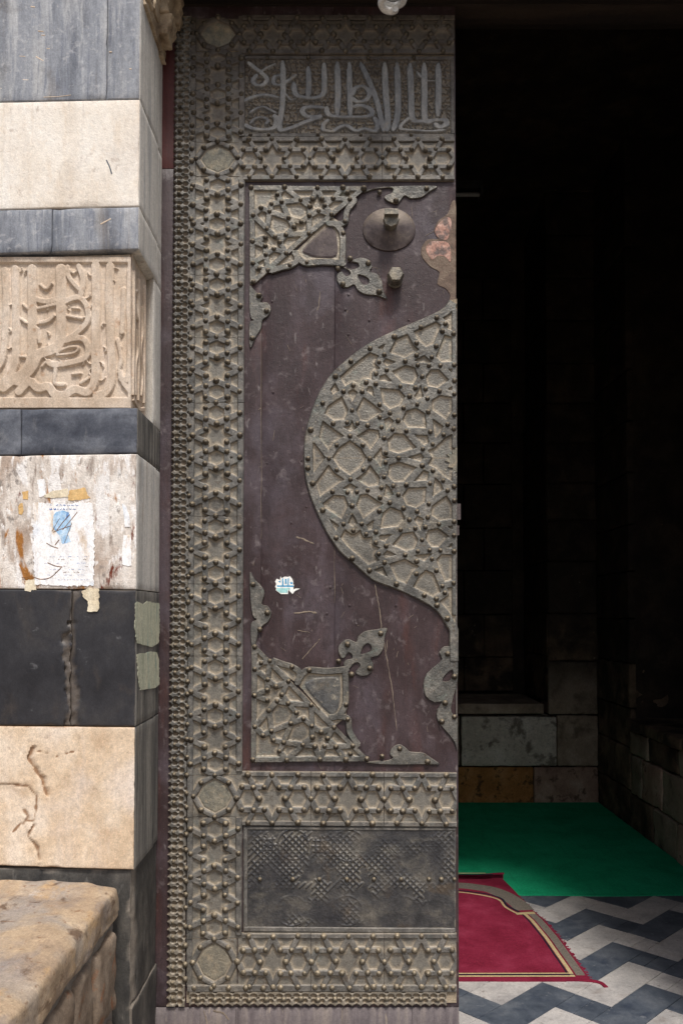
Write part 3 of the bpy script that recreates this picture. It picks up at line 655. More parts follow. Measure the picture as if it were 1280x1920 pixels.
chunk(3.055, 3.10, zz(34), 4.40, .100, 14, .7)

# ================================================================== BENCH
be = thing('stone_bench', 'worn tan stone bench with a rounded edge built against the left pier', 'bench', (-1.0, 2.0, 0))
bx = -.730
def slope(p):
    t = max(0.0, min(1.0, (p.x - (bx - .13)) / .13))
    k = 1.0 if p.z > .68 else 0.0
    return Vector((p.x, p.y, p.z - k * (.024 * t * t + .012 * FB(p, 3.2, 4))))
for j, (y0, y1) in enumerate(((.75, 1.52), (1.53, 2.735))):
    rock('seat_slab', (-1.75, y0, .628), (bx, y1, .752), 'bench_stone', be, r=.015, amp=.009, step=.018, seed=21 + j, fs=6, shape=slope)
mb = MB(); mb.box((-1.74, .80, .01), (bx - .022, 2.74, .66)); mb.build('core', 'mortar', be)
ys = [.78, 1.15, 1.5, 1.83, 2.06, 2.31, 2.50, 2.725]
for i in range(len(ys) - 1):
    r_ = random.uniform(-.02, .02)
    rock('stone_block', (-1.2, ys[i] + .012, .36 + r_), (bx - .006 + random.uniform(-.006, .006), ys[i + 1] - .012, .60), 'rubble_stone', be, r=.02, amp=.010, step=.022, seed=31 + i, fs=9)
ys = [.78, 1.3, 1.72, 2.0, 2.26, 2.42, 2.725]
for i in range(len(ys) - 1):
    rock('stone_block', (-1.2, ys[i] + .012, .02), (bx - .004 + random.uniform(-.006, .006), ys[i + 1] - .012, .325), 'rubble_stone', be, r=.02, amp=.010, step=.025, seed=51 + i, fs=9)

# ================================================================== PAPER on the pier
def sheet(name, outline, material, label=None, cat=None, h=.0011, parent=None, jag=0.0, n=3, f3=pier3, group=None, base=.0):
    P = outline
    if jag:
        Q = []
        for i in range(len(P)):
            a, b = P[i], P[(i + 1) % len(P)]
            L_ = math.hypot(b[0] - a[0], b[1] - a[1]); k = max(1, int(L_ / n))
            for t in range(k):
                Q.append((a[0] + (b[0] - a[0]) * t / k + random.uniform(-jag, jag) * (t > 0), a[1] + (b[1] - a[1]) * t / k + random.uniform(-jag, jag) * (t > 0)))
        P = Q
    mb = MB(); plate(mb, P, h, base, f3, bev=.12)
    o = mb.build(name, material, parent)
    if label: tag(o, label, cat, group)
    return o
po = thing('paper_poster', 'torn white paper poster with a faded blue printed picture on the stained pale course', 'poster', tuple(pf(120, 1095)))
sheet('sheet', [(64, 942), (120, 945), (174, 942), (178, 1000), (176, 1098), (120, 1099), (66, 1096), (62, 1020)], 'paper_white', parent=po, jag=1.8, base=.001)
sheet('printed_picture', [(101, 968), (106, 960), (118, 957), (130, 961), (134, 972), (134, 990), (128, 1002), (134, 1016), (118, 1020), (112, 1004), (102, 992), (100, 980)], 'print_sky', parent=po, jag=.8, base=.0023, h=.0003)
mb = MB()
def scribble(mb, x0, x1, y, wd=.9, amp=1.3, base=.0026, f3=None, st=2.0, gap=.2):
    x = x0
    while x < x1:
        n = random.randint(3, 6); pts = [(x + k * st * .6, y + random.uniform(-amp, amp)) for k in range(n)]
        if random.random() > gap: strap(mb, smoothline(pts, 3), wd * random.uniform(.6, 1.2), .0002, base + random.random() * .0001, f3 or pier3)
        x += n * st * .6 + 1.2
scribble(mb, 95, 144, 947.5, 1.0); scribble(mb, 94, 143, 955, 1.4)
for y in (1044, 1056, 1068, 1078): scribble(mb, 84 + random.randint(0, 20), 162, y, .5, .9, gap=.45)
scribble(mb, 84, 164, 1087, .5, .5)
tag(mb.build('print', 'ink_blue', po), kind='stuff')
mb = MB()
for pts in ([(99, 996), (108, 980), (113, 972)], [(108, 994), (120, 978), (132, 965)], [(118, 994), (134, 975), (146, 960)], [(122, 1018), (128, 1002), (136, 980)], [(101, 998), (116, 992), (134, 986)], [(88, 1018), (98, 1024), (110, 1028)], [(104, 1022), (112, 1012)]):
    strap(mb, smoothline(pts, 3), random.uniform(.8, 1.5), .0002, .0028 + random.random() * .0001, pier3)
for pts in ([(42, 1083), (62, 1082), (78, 1086), (95, 1083), (108, 1072), (116, 1064)], [(90, 1055), (105, 1061), (118, 1063)]):
    strap(mb, smoothline(pts, 4), 1.3, .0006, .0026, pier3)
for y in (1049, 1062, 1073): scribble(mb, 104, 166, y, .6, .9, base=.0030, gap=.4)
tag(mb.build('pen_scrawl', 'ink_brown', po), kind='stuff')
sheet('paper_scrap', [(130, 920), (160, 914), (164, 926), (170, 934), (148, 938), (128, 938)], 'paper_tape', 'brown tape scrap stuck above the white poster', 'paper scrap', jag=.8)
sheet('paper_scrap', [(82, 928), (100, 920), (128, 916), (128, 932), (100, 934), (84, 932)], 'paper_old', 'old yellowed paper strip left of the tape above the poster', 'paper scrap', jag=1.0)
sheet('paper_scrap', [(38, 944), (43, 943), (45, 958), (42, 965), (36, 964), (35, 950)], 'paper_tape', 'small upright brown tape stub at the upper left of the poster', 'paper scrap', jag=.5)
sheet('paper_scrap', [(42, 922), (54, 920), (53, 937), (44, 936)], 'paper_tape', 'short brown tape piece above the upright tape stub', 'paper scrap', jag=.6)
sheet('paper_scrap', [(229, 944), (236, 948), (242, 965), (244, 976), (246, 989), (234, 988), (232, 960)], 'paper_white', 'upper torn white paper sliver near the pier corner', 'paper scrap', jag=.7)
sheet('paper_scrap', [(232, 1003), (246, 1004), (247, 1060), (240, 1062), (229, 1058), (229, 1030)], 'paper_white', 'lower torn white paper sliver near the pier corner', 'paper scrap', jag=.7)
sheet('paper_scrap', [(48, 1088), (67, 1086), (69, 1106), (60, 1106), (58, 1110), (47, 1108)], 'paper_old', 'translucent tape scrap hanging below the poster over the dark course', 'paper scrap', jag=.8)
sheet('paper_scrap', [(154, 1108), (168, 1102), (186, 1104), (187, 1140), (183, 1147), (164, 1146), (166, 1128), (156, 1118)], 'paper_old', 'crumpled cream paper stuck on the top of the dark course', 'paper scrap', jag=1.2, h=.004)
sheet('paper_scrap', [(70, 900), (84, 898), (86, 930), (74, 932)], 'paper_white', 'small white paper shred above and left of the poster', 'paper scrap', jag=1.0)
def rev3(px, py, h):
    p = atx(px, py, XC); return (p.x + h, p.y, p.z)
sheet('faded_sticker', [(253, 1131), (257, 1128), (262, 1130), (268, 1133), (275, 1127), (284, 1130), (298, 1131), (299, 1180), (297, 1205), (286, 1213), (270, 1210), (256, 1206), (252, 1180)], 'paper_green', 'upper scraped pale green sticker on the dark reveal course', 'sticker', jag=.9, f3=rev3, base=.001)
sheet('faded_sticker', [(256, 1227), (268, 1225), (280, 1222), (293, 1223), (298, 1240), (298, 1284), (290, 1290), (276, 1292), (262, 1294), (258, 1270)], 'paper_green', 'lower scraped pale green sticker on the dark reveal course', 'sticker', jag=.9, f3=rev3, base=.001)

# ================================================================== DOOR LEAF
door = thing('door_leaf', 'tall closed wooden door leaf covered in dull studded brass strapwork with a half medallion', 'door', (at(590, 960, YD).x, YD, 0.0))
def D3(px, py, h):
    p = at(px, py, YD); return (p.x, YD - h, p.z)
dx = lambda px: at(px, 960, YD).x
dz = lambda py: at(600, py, YD).z
RX = dx(856.5)
ztop = dz(4)
zrail = dz(1889)
def plank(x0, x1, z0, z1, m_, seed, name='plank'):
    return slab(name, (x0 + .0002, YD, z0), (x1 - .0002, YD, z0), (x1 - .0002, YD, z1), (x0 + .0002, YD, z1), (0, .075, 0), m_, door, step=.05, r=.0012, rough=.0016, chip=.002, seed=seed, rs=4)
plank(-.735, dx(323), zrail + .001, dz(316) - .0008, 'door_wood', 3)
plank(-.735, dx(323), dz(316) + .0008, ztop, 'door_wood_red', 5)
for i, (a, b) in enumerate(((323, 490), (490, 627), (627, None))):
    plank(dx(a), RX if b is None else dx(b), zrail + .001, ztop, 'door_wood', 7 + i * 2.1)
for i, (a, b) in enumerate(((None, 380), (380, 445), (445, 640), (640, 770), (770, None))):
    plank(-.735 if a is None else dx(a), RX if b is None else dx(b), .025, zrail - .001, 'door_wood_bare', 17 + i, 'bottom_board')

SHEET = .0022
STUDS = []
def st(px, py, r=4.9, h=.0075): STUDS.append((px, py, r * random.uniform(1.0, 1.22), h + .0030))
def sheetm(name, poly, material, h=SHEET, base=0.0, bev=.3, holes=()):
    mb = MB(); plate(mb, poly, h, base + random.random() * .0002, D3, holes=holes, bev=bev); return mb.build(name, material, door)
def rect(x0, y0, x1, y1): return [(x0, y0), (x1, y0), (x1, y1), (x0, y1)]
SB = lambda: SHEET - .0002 + random.random() * .0009      # strap base: never two faces in one plane
SH = .0090

def cxv(y): return 409.3 + (y - 170) * (403.6 - 409.3) / (1500 - 170)
def xl(y): return 328 + (y - 170) * (315.5 - 328) / (1700 - 170)

def cellband(nodes, types, Hm, Hp, a, f2, wd, studs=5.3, name='strapwork', clip=None, mat_strap='brass_strap', ext=6, smax=None, lift=.0003):
    """one cast plate of the star-and-hexagon border; nodes along, cells between them; f2(s, t) -> photo px"""
    n = len(types); side_ = {-1: Hm, 1: Hp}; segs = []
    def put(pts):
        segs.append(([(s + random.uniform(-.6, .6), t + random.uniform(-.6, .6)) for s, t in pts], wd * random.uniform(.94, 1.06)))
    def stud(s, t, r=studs):
        x, y = f2(s + random.uniform(-.8, .8), t + random.uniform(-.8, .8))
        if clip is None or x < clip - 3: st(x, y, r)
    for sg in (-1, 1):
        Hs = side_[sg]
        L0 = nodes[1] - nodes[0]; path = [(nodes[0], 0), (nodes[0] + .24 * L0, sg * a)]
        stud(nodes[0] + .26 * L0, sg * a)
        for i, ty in enumerate(types):
            s0, s1 = nodes[i], nodes[i + 1]; sc_ = (s0 + s1) / 2; hs = (s1 - s0) / 2
            if ty == 'S':
                put(path + [(sc_ - .50 * hs, sg * a), (sc_, sg * Hs)])
                path = [(sc_, sg * Hs), (sc_ + .50 * hs, sg * a)]
                stud(sc_ - .56 * hs, sg * a); stud(sc_ + .56 * hs, sg * a); stud(sc_, sg * Hs)
        Ln = nodes[-1] - nodes[-2]
        put(path + [(nodes[-1] - .24 * Ln, sg * a), (nodes[-1], 0)])
        stud(nodes[-1] - .26 * Ln, sg * a)
    done = set()
    for i in range(1, n):
        d = 1 if types[i] == 'H' else -1
        Lh = (nodes[i + 1] - nodes[i]) if d > 0 else (nodes[i] - nodes[i - 1])
        wg = .49 * Lh * d
        put([(nodes[i] + wg, -Hm), (nodes[i], 0), (nodes[i] + wg, Hp)])
        stud(nodes[i], 0, studs * 1.05)
        for sg in (-1, 1):
            stud(nodes[i] + wg * a / side_[sg], sg * a)
            k = (round((nodes[i] + wg) / 14), sg)
            if k not in done: done.add(k); stud(nodes[i] + wg, sg * side_[sg])
    stud(nodes[0], 0)
    e = nodes[-1] if smax is None else min(nodes[-1], smax)
    relief(name, segs, (nodes[0] + .5, e - .5), (-Hm - ext, Hp + ext), lambda s, t, h: D3(*f2(s, t), h), mat_strap, door, step=1.2, h=SH * 1.15, base=SHEET + lift, bevel=1.0, crown=.0)

# vertical border
VP = [([97.6, 127.4, 163.2, 196.4, 234.3, 268.2], 'HSHSH'), ([332, 367.5, 405, 441, 480, 516.6], 'HSHSH'), ([516.6, 554, 596, 634], 'HSH'), ([634, 672, 716, 756], 'HSH'),
      ([756, 796, 839.5, 880, 926, 968], 'HSHSH'), ([968, 1008, 1055, 1095], 'HSH'), ([1095, 1140, 1187.5, 1230], 'HSH'), ([1230, 1272, 1321, 1362, 1411, 1453], 'HSHSH'), ([1531, 1575.6, 1622, 1666, 1715, 1759], 'HSHSH')]
def lng(x0, y0, x1, y1, wd, mb=None, name='border_strap', n=1):
    m = MB(); strap(m, [(x0, y0), (x1, y1)], wd, SH * random.uniform(.95, 1.15), SB() + .0006, D3); return m.build(name, 'brass_strap', door, smooth=30)
for nodes, ty in VP:
    y0, y1 = nodes[0], nodes[-1]
    sheetm('backing_sheet', [(cxv(y0) - 52, y0 + .4), (cxv(y0) + 50, y0 + .4), (cxv(y1) + 50, y1 - .4), (cxv(y1) - 52, y1 - .4)], 'brass_dusty')
    cellband(nodes, ty, 45.0, 43.6, 20.3, lambda s, t: (cxv(s) + t, s), 12.4)
    lng(cxv(y0) - 46.5, y0 + .5, cxv(y1) - 46.5, y1 - .5, 11.5)
    if y0 > 300: lng(cxv(y0) + 45, max(y0, 339) + .5, cxv(y1) + 45, (y1 if y1 not in (1453, 1759) else y1 - 8) - .5, 12)
    else: lng(cxv(y0) + 45, 106, cxv(y1) + 45, 258, 12)
# corner octagons
OCT = [(0, -1), (.64, -.64), (1, 0), (.64, .66), (0, 1), (-.64, .66), (-1, 0), (-.64, -.64)]
for y0, y1 in ((36, 97.6), (268.2, 332), (1453, 1531), (1759, 1846)):
    yc = (y0 + y1) / 2; hy = (y1 - y0) / 2
    sheetm('backing_sheet', rect(cxv(yc) - 52, y0 + .4, cxv(yc) + 42, y1 - .4), 'brass_dusty')
    P = [(cxv(yc) + 40 * u, yc + hy * v) for u, v in OCT]
    relief('octagon_frame', [(P + [P[0]], 11)], (cxv(yc) - 50, cxv(yc) + 42), (y0 + .5, y1 - .5), D3, 'brass_strap', door, step=1.3, h=SH, base=SHEET + .0014)
    sheetm('octagon_plate', [(cxv(yc) + 31 * u, yc + (hy - 8) * v) for u, v in OCT], 'brass_inset', h=.0030, base=SHEET - .0001, bev=2.5)
    lng(cxv(yc) - 46.5, y0 + .5, cxv(yc) - 46.5, y1 - .5, 11.5)
    for u, v in OCT: st(cxv(yc) + 40 * u, yc + hy * v)

# horizontal borders
HB = [(68, 31, 14.5, [[447, 489, 535, 581], [581, 625, 671, 717], [717, 761, 807, 851]], 851.5, 0.0), (299.5, 35, 16, [[447, 488, 534, 580], [580, 624, 670, 716], [716, 760, 806, 851]], 852.5, 0.0),
      (1496, 45, 21.3, [[444, 486, 535, 583], [583, 627, 677, 719.5], [719.5, 765.5, 814, 858]], 855.5, .007), (1801, 47, 21.3, [[446, 488, 536, 583], [583, 629, 679, 720], [720, 765.5, 812, 857]], 855.0, .0)]
for bi, (cy, Ht, a, plates, clip, sl_) in enumerate(HB):
    f2 = lambda s, t, cy=cy, sl_=sl_: (s, cy + t + sl_ * (s - 450))
    for nodes in plates:
        x0, x1 = nodes[0] + .4, min(nodes[-1], clip) - .4
        sheetm('backing_sheet', [f2(x0, -Ht - 6), f2(x1, -Ht - 6), f2(x1, Ht + 6), f2(x0, Ht + 6)], 'brass_dusty')
        cellband(nodes, 'HSH', Ht, Ht, a, f2, 10.0 if bi < 2 else 11.4, studs=5.0 if bi < 2 else 5.5, clip=clip, smax=clip, lift=.0008 + bi * .0001)
        for sg in (-1, 1):
            if bi == 3 and sg == 1: continue
            p, q = f2(max(x0, 455), sg * (Ht + 1)), f2(x1, sg * (Ht + 1)); lng(p[0], p[1], q[0], q[1], 9.5)
for x0, x1 in ((352, 470), (470, 583), (583, 720), (720, 855)): lng(x0 + .5, 1851, x1 - .5, 1851, 14)
for k in range(16): st(365 + k * 32.2, 1850 + random.uniform(-1, 1), 5.2)
for y in range(60, 1840, 1):
    pass
y = 45.0; k = 0
while y < 1835:
    st(xl(y) + 34, y, 4.6, .0085); y += random.choice((22, 26, 31, 24)) * (1 + (y - 900) * .00016)

# ---- scroll border down the hinge side and along the foot
def scroll_mesh(k):
    def cut_(X, Y, d):
        left = 1.5 + 5.2 * np.abs(np.sin(np.pi * Y / 13)) ** .7
        d = np.minimum(99, left - X)
        for (cx_, cy_, rx, ry) in ((21.5, 6.5, 3.7, 4.3), (21.5, -6.5, 3.7, 4.3), (12.0, 6.4, 3.8, 3.2), (12.0, -6.4, 3.8, 3.2), (28.6, 0, 1.8, 2.0), (17.3, 12.6, 1.6, 1.6), (17.3, -12.6, 1.6, 1.6)):
            q = np.sqrt(((X - cx_ - .3 * k) / rx) ** 2 + ((Y - cy_) / ry) ** 2); d = np.maximum(d, (1 - q) * min(rx, ry))
        return d
    o = relief('scroll_ornament', [], (0, 30), (-13, 13), lambda s, t, h: (s * .002, -h, t * .002), 'brass_scroll', None, step=.8, h=.0098, base=.0006, bevel=1.2, crown=.0, holes=cut_, dustw=2.5,
               inside=lambda X, Y: X > .2 + 5.4 * np.abs(np.sin(np.pi * Y / 13)) ** .7 - .8)
    me = o.data; bpy.data.objects.remove(o); return me
def put_child(name, me, loc, rot=(0, 0, 0), scale=(1, 1, 1), label=None):
    o = bpy.data.objects.new(name, me); COL.objects.link(o); o.parent = door
    o.location = Vector(loc) - ploc(door); o.rotation_euler = rot; o.scale = scale
    return o
sheetm('backing_sheet', [(xl(30) + 5, 30), (xl(30) + 30, 30), (xl(1860) + 31, 1882), (xl(1860) + 5, 1882)], 'brass_dusty', h=.0010)
sheetm('backing_sheet', [(350, 1858), (855, 1858), (855, 1880), (350, 1880)], 'brass_dusty', h=.0012)
SM = [scroll_mesh(k) for k in range(3)]
y = 45.0
while y < 1884:
    P = 22.5 + (y - 100) * (28.5 - 22.5) / 1700
    p = at(xl(y) - 3.5, y, YD)
    put_child('scroll_ornament', random.choice(SM), (p.x, YD - .0006 - random.random() * .0004, p.z), (0, random.uniform(-.02, .02), 0), (1.22, 1, P / 26))
    st(xl(y) + 10, y + random.uniform(-1, 1), 3.9, .0056); y += P
x = 372.0
while x < 850:
    p = at(x, 1888, YD)
    put_child('scroll_ornament', random.choice(SM), (p.x, YD - .0008 - random.random() * .0004, p.z), (0, -math.pi / 2, 0), (1.0, 1, 32 / 26 if x < 830 else 1.0))
    st(x, 1872 + random.uniform(-1, 1), 4.8, .0056); x += 32

# ---- calligraphy panel
sheetm('backing_sheet', rect(456, 105, 849, 259), 'brass_dusty', h=.0016)
mb = MB()
for a_, b_, wd in (((455, 109), (850, 111), 7), ((455, 254.5), (850, 256), 8), ((847, 112), (848, 252), 8)): strap(mb, [a_, b_], wd, .0052, .0014 + random.random() * .0006, D3)
mb.build('panel_frame', 'brass_strap', door, smooth=30)
for x in (502, 578, 690, 775): st(x, 110.5, 3.4, .006)
for x in (470, 504, 596, 676, 770): st(x, 255, 3.2, .006)
W5 = lambda pts: [(440 + x * .328, 95 + y * .328) for x, y in pts]
calli = [([(1160, 88), (1162, 230), (1158, 378)], 11), ([(1080, 88), (1082, 250), (1085, 400), (1130, 415)], 11), ([(1000, 90), (1006, 260), (1014, 395), (1070, 412), (1150, 405), (1200, 408), (1205, 430), (1170, 445), (1140, 428)], 11),
         ([(1012, 398), (985, 400), (945, 452), (1040, 464), (1120, 468), (1205, 462)], 8), ([(1070, 180), (1170, 182)], 6), ([(1040, 130), (1060, 160)], 6), ([(925, 86), (932, 260), (928, 380), (904, 462)], 11), ([(855, 86), (862, 260), (874, 390), (868, 464)], 11), ([(720, 84), (770, 190), (815, 310), (848, 465)], 10),
         ([(655, 82), (656, 230), (660, 385)], 10), ([(585, 82), (590, 230), (585, 375)], 11), ([(525, 335), (535, 372), (585, 386), (670, 388), (750, 385), (785, 368), (768, 338), (715, 322), (680, 330)], 10), ([(672, 262), (690, 222), (735, 215), (768, 250), (750, 290), (700, 300), (672, 280)], 9),
         ([(510, 86), (512, 190), (505, 255), (460, 278), (400, 276), (350, 258), (338, 195)], 10), ([(420, 106), (424, 200), (420, 268)], 10), ([(275, 74), (278, 200), (272, 330), (258, 455), (320, 450), (400, 418), (490, 385), (420, 385), (388, 360), (400, 336), (450, 330), (512, 335)], 10),
         ([(352, 148), (310, 178), (262, 205), (224, 195), (228, 160), (262, 150)], 8), ([(80, 78), (120, 110), (150, 132), (185, 170), (165, 202), (125, 205), (105, 180), (128, 148)], 9), ([(235, 82), (180, 110), (150, 130)], 6), ([(50, 300), (110, 272), (180, 262), (250, 276)], 9), ([(85, 365), (130, 338), (165, 330), (200, 345), (240, 365)], 7),
         ([(58, 432), (100, 452), (170, 460), (228, 446), (240, 400), (225, 380)], 10), ([(90, 425), (120, 395), (160, 390), (190, 405), (180, 428)], 7), ([(505, 462), (508, 430), (535, 405)], 9), ([(505, 462), (560, 468), (600, 445), (640, 438), (690, 466), (740, 455), (800, 468), (815, 430), (795, 392)], 9), ([(290, 250), (320, 290), (350, 280)], 5)]
cs = []
for pts, wd in calli:
    L_ = smoothline(W5(pts), 6); n_ = len(L_)
    for i_ in range(n_ - 1):
        p, q = L_[i_], L_[i_ + 1]; sn = abs(q[1] - p[1]) / max(1e-6, math.dist(p, q)); e_ = min(i_ + 1, n_ - 1 - i_) / 5
        cs.append(([p, q], wd * (.72 + .5 * sn) * min(1, .45 + e_)))
tsg = []; yy = 117.0
while yy < 251:
    xx = 459.0 + random.uniform(0, 4)
    while xx < 844:
        a0 = random.uniform(0, 6.28); L = random.uniform(3.8, 6.4)
        tsg.append(([(xx + L * math.cos(a0 + t), yy + L * .85 * math.sin(a0 + t)) for t in (0, .6, 1.2, 1.9, 2.6)], random.uniform(2.3, 3.1)))
        xx += random.uniform(6.8, 9.0)
    yy += 7.2
tag(relief('tracery', tsg, (456, 848), (106, 258), D3, 'brass_strap', door, step=.9, h=.0066, base=.0018, bevel=.9, crown=0, dustw=2.0), kind='stuff')
relief('calligraphy', cs, (456, 848), (108, 257), D3, 'script_metal', door, step=1.0, h=.0105, base=.0012, bevel=1.2, crown=.0,
       inside=lambda X, Y, cs=cs: np.minimum.reduce([np.hypot(X - x, Y - y) - w_ / 2 for pts, w_ in cs for (x, y) in pts]) < 2.2)

# ---- knotwork panel low on the leaf
sheetm('knot_panel', rect(456, 1549, 854, 1748), 'knot_metal', h=.0022, bev=1.0)
mb = MB()
for a_, b_, wd in (((458, 1552), (853, 1554), 5), ((458, 1741), (852, 1744), 9), ((461, 1553), (461, 1742), 6)): strap(mb, [a_, b_], wd, .004, .0026 + random.random() * .0005, D3)
mb.build('panel_frame', 'brass_strap', door, smooth=30)
K6 = lambda x, y: (440 + x * .328, 1540 + y * .328)
ks = []
def bar(cx_, cy_, ang, L, wd): ks.append(([(cx_ - L / 2 * math.cos(ang), cy_ - L / 2 * math.sin(ang)), (cx_ + L / 2 * math.cos(ang), cy_ + L / 2 * math.sin(ang))], wd))
MED = [(335, 130, 88), (650, 135, 92), (960, 120, 85), (325, 510, 88), (640, 510, 88), (965, 510, 85)]
for mx, my, R in MED:
    cx_, cy_ = K6(mx, my); R *= .328
    ks.append(([(cx_ + R * math.cos(t * .2), cy_ + R * .97 * math.sin(t * .2)) for t in range(32)], 4.0))
s_ = 8.4
for i in range(-60, 61):
    for j in range(-60, 61):
        u, v = (i - j) * s_ * .7071, (i + j) * s_ * .7071; x, y = 650 + u, 1648 + v
        if not (466 < x < 848 and 1562 < y < 1734): continue
        zx, zy = (x - 440) / .328, (y - 1540) / .328
        inm = any(math.hypot(zx - mx, (zy - my)) < R * .84 for mx, my, R in MED)
        lat = (N((x * .03, y * .03, 0), 1, 4) > (-.3 if zy < 380 else .15))
        if inm or lat: bar(x, y, math.pi / 4 if (i + j) % 2 else -math.pi / 4, s_ * 1.7, 4.0)
for mx, my in ((190, 130), (490, 140), (795, 140), (1110, 140), (165, 510), (480, 505), (800, 510), (1110, 510)):
    cx_, cy_ = K6(mx, my)
    for k in (-1, 0, 1): bar(cx_ + k * 9, cy_, math.pi / 2, 36 - abs(k) * 8, 3.6); bar(cx_, cy_ + k * 10, 0, 32 - abs(k) * 6, 3.6)
def wornness(X, Y):
    r = np.empty(X.shape)
    for a_ in range(X.shape[0]):
        for b_ in range(X.shape[1]):
            x, y = X[a_, b_], Y[a_, b_]
            r[a_, b_] = .58 + 1.1 * noise.noise((x * .017, y * .022, 3.1)) - max(0, (x - 640) / 420) - max(0, (y - 1660) / 240)
    return np.clip(r, .08, 1.0)
tag(relief('knotwork', ks, (463, 851), (1556, 1738), D3, 'knot_relief', door, step=1.1, h=.0052, base=.0024, bevel=1.1, crown=0, amp=wornness, dustw=2.2), kind='stuff')
for i, x in enumerate((487.5, 549, 598.5, 650, 700.5, 751.5, 803.5, 826.5, 851)):
    st(x, 1648, 4.2 if i % 2 else 3.6, .003)
    if i in (0, 1, 3, 5, 7):
        mb = MB(); plate(mb, [(x, 1639), (x + 4.6, 1648), (x, 1657), (x - 4.6, 1648)], .0018, .0027, D3, bev=1.2); mb.build('rosette', 'brass_cast', door)

# ---- half medallion
ZM = lambda p: (560 + p[0] / 4, 560 + p[1] / 4)
def MIR(p): return (p[0], 859 + (859 - p[1]) * 1.015)
up = [(40, 1195), (38, 1130), (44, 1060), (62, 960), (98, 840), (145, 720), (195, 635), (250, 560), (330, 485), (420, 410), (540, 330), (700, 250), (900, 165), (1010, 115), (1085, 70), (1125, 15)]
upx = [ZM(p) for p in up]
dn = [(570, 859), (571, 885), (576, 912), (583, 935), (592, 957), (607, 990), (627, 1022), (642, 1040), (660, 1055), (680, 1073), (702, 1090), (742, 1105), (785, 1125), (810, 1140), (825, 1155), (835, 1172), (846, 1192), (852, 1215), (855, 1240)]
outline = smoothline(upx[::-1], 4) + smoothline(dn, 4)[1:]
sheetm('medallion_sheet', outline + [(856, 1236), (856, 560)], 'brass_dusty', h=.0024)
mb = MB()
rim = []
n_ = len(outline)
for i in range(n_):
    a_, b_ = Vector(outline[max(0, i - 1)]), Vector(outline[min(n_ - 1, i + 1)])
    d_ = (b_ - a_).normalized(); nrm = Vector((-d_.y, d_.x))
    if nrm.x < 0: nrm = -nrm
    q = Vector(outline[i]) + nrm * 8.6
    rim.append((min(q.x, 850), q.y))
strap(mb, rim, 17, .0094, .0022, D3, cham=.22)
mb.build('medallion_rim', 'brass_cast', door, smooth=30)
nd = dict(a=(275, 590), b=(190, 800), d=(533, 383), e=(690, 318), g=(1030, 152), h=(335, 703), i=(407, 655), j=(473, 705), k=(502, 632), l=(575, 645), m=(578, 570), n=(655, 543), o=(598, 485), p=(640, 425), q=(797, 478), r=(878, 340), s=(880, 432), t=(888, 505), u=(995, 447), w=(975, 512), x=(1058, 510), y=(920, 590), z=(1028, 362), A=(1160, 505), B=(1075, 250), C=(1092, 197), D=(1155, 272), E=(1160, 620), F=(760, 663), G=(870, 678), H=(945, 683), I=(1048, 703), J=(1160, 722), K=(828, 740), L=(963, 757), M=(883, 797), N=(970, 853), O=(783, 825), P=(680, 862), Q=(602, 800), R=(607, 898), S=(743, 920), T=(703, 987), U=(620, 970), V=(802, 995), W=(983, 1005), X=(1113, 953), Y=(1160, 877), Z=(1165, 980), AA=(1080, 1027), AB=(1003, 1100), AC=(925, 1135), AD=(635, 1053), AE=(533, 1185), AF=(480, 1105), AG=(385, 1035), AH=(283, 1103), AI=(225, 1187), AJ=(255, 945), AK=(362, 937), AL=(437, 943), AM=(517, 955), AN=(400, 842), AO=(650, 1160), AP=(745, 1192), AQ=(970, 1203), v1=(945, 398), b1=(88, 1005), b2=(165, 878), r1=(822, 238), e1=(716, 268))
chains = ['a h AN AK AJ b2', 'b h i j Q P', 'j AN AL AM', 'j k l Q', 'd p q t', 'p e1', 'o p', 'o n F K', 'm n q s', 'l m', 'l F G', 'r1 r v1 z B D', 'B C', 'C g', 's v1 u', 't y G', 'w y H', 'z u x E', 'w x A', 't w', 'H I E', 'I J', 'I L', 'G K O', 'H L N', 'M O P', 'M N X', 'O S V', 'P R AM', 'P S', 'V W', 'N W AB', 'X AA AB AC AP', 'X Z', 'Y X', 'V AC AQ', 'T V', 'T AD', 'U AM', 'U AD', 'R U', 'AM AG AH AI', 'AJ AG AF AE', 'AE AD', 'AI b1', 'AD AO AP', 'S T', 'K M', 'L M', 'AA Z']
msk = in_poly(rim + [(854, 1225), (854, 575)])
for mirror in (False, True):
    sg_ = []
    for ch in chains:
        pts = [ZM(nd[k]) for k in ch.split()]
        if mirror: pts = [MIR(p) for p in pts]
        sg_.append(([(min(p[0], 852), p[1]) for p in pts], random.uniform(13.8, 15.4)))
    sg_.append(([(850, 575), (850.5, 838)] if not mirror else [(850.5, 888), (850.5, 1150)], 9))
    sg_.append((rim, 17))
    if not mirror: sg_.append(([(p[0] + 19, p[1]) for p in upx[2:6]], 16))
    relief('medallion_strapwork', sg_, (571, 854), (566, 858.6) if not mirror else (859.4, 1235), D3, 'brass_cast', door, step=1.2, h=.0094, base=.0026, inside=msk, bevel=1.05, crown=.0)
    for k, p in nd.items():
        if k in ('v1', 'b1', 'b2', 'r1', 'e1', 'e', 'AQ'): continue
        q = ZM(p); q = MIR(q) if mirror else q
        st(min(q[0], 850) + random.uniform(-.7, .7), q[1] + random.uniform(-.7, .7), 4.3, .0092)
for p in ((180, 790), (390, 478), (715, 293), (912, 222), (275, 590), (90, 990)): st(*ZM(p), 5.0, .0082)
for p in ((180, 430), (280, 637), (400, 790), (528, 880), (730, 983), (938, 1065), (1032, 1140), (1110, 1240), (70, 45), (70, 115), (105, 230)): st(560 + p[0] / 4, 850 + p[1] / 4, 5.0, .0082)
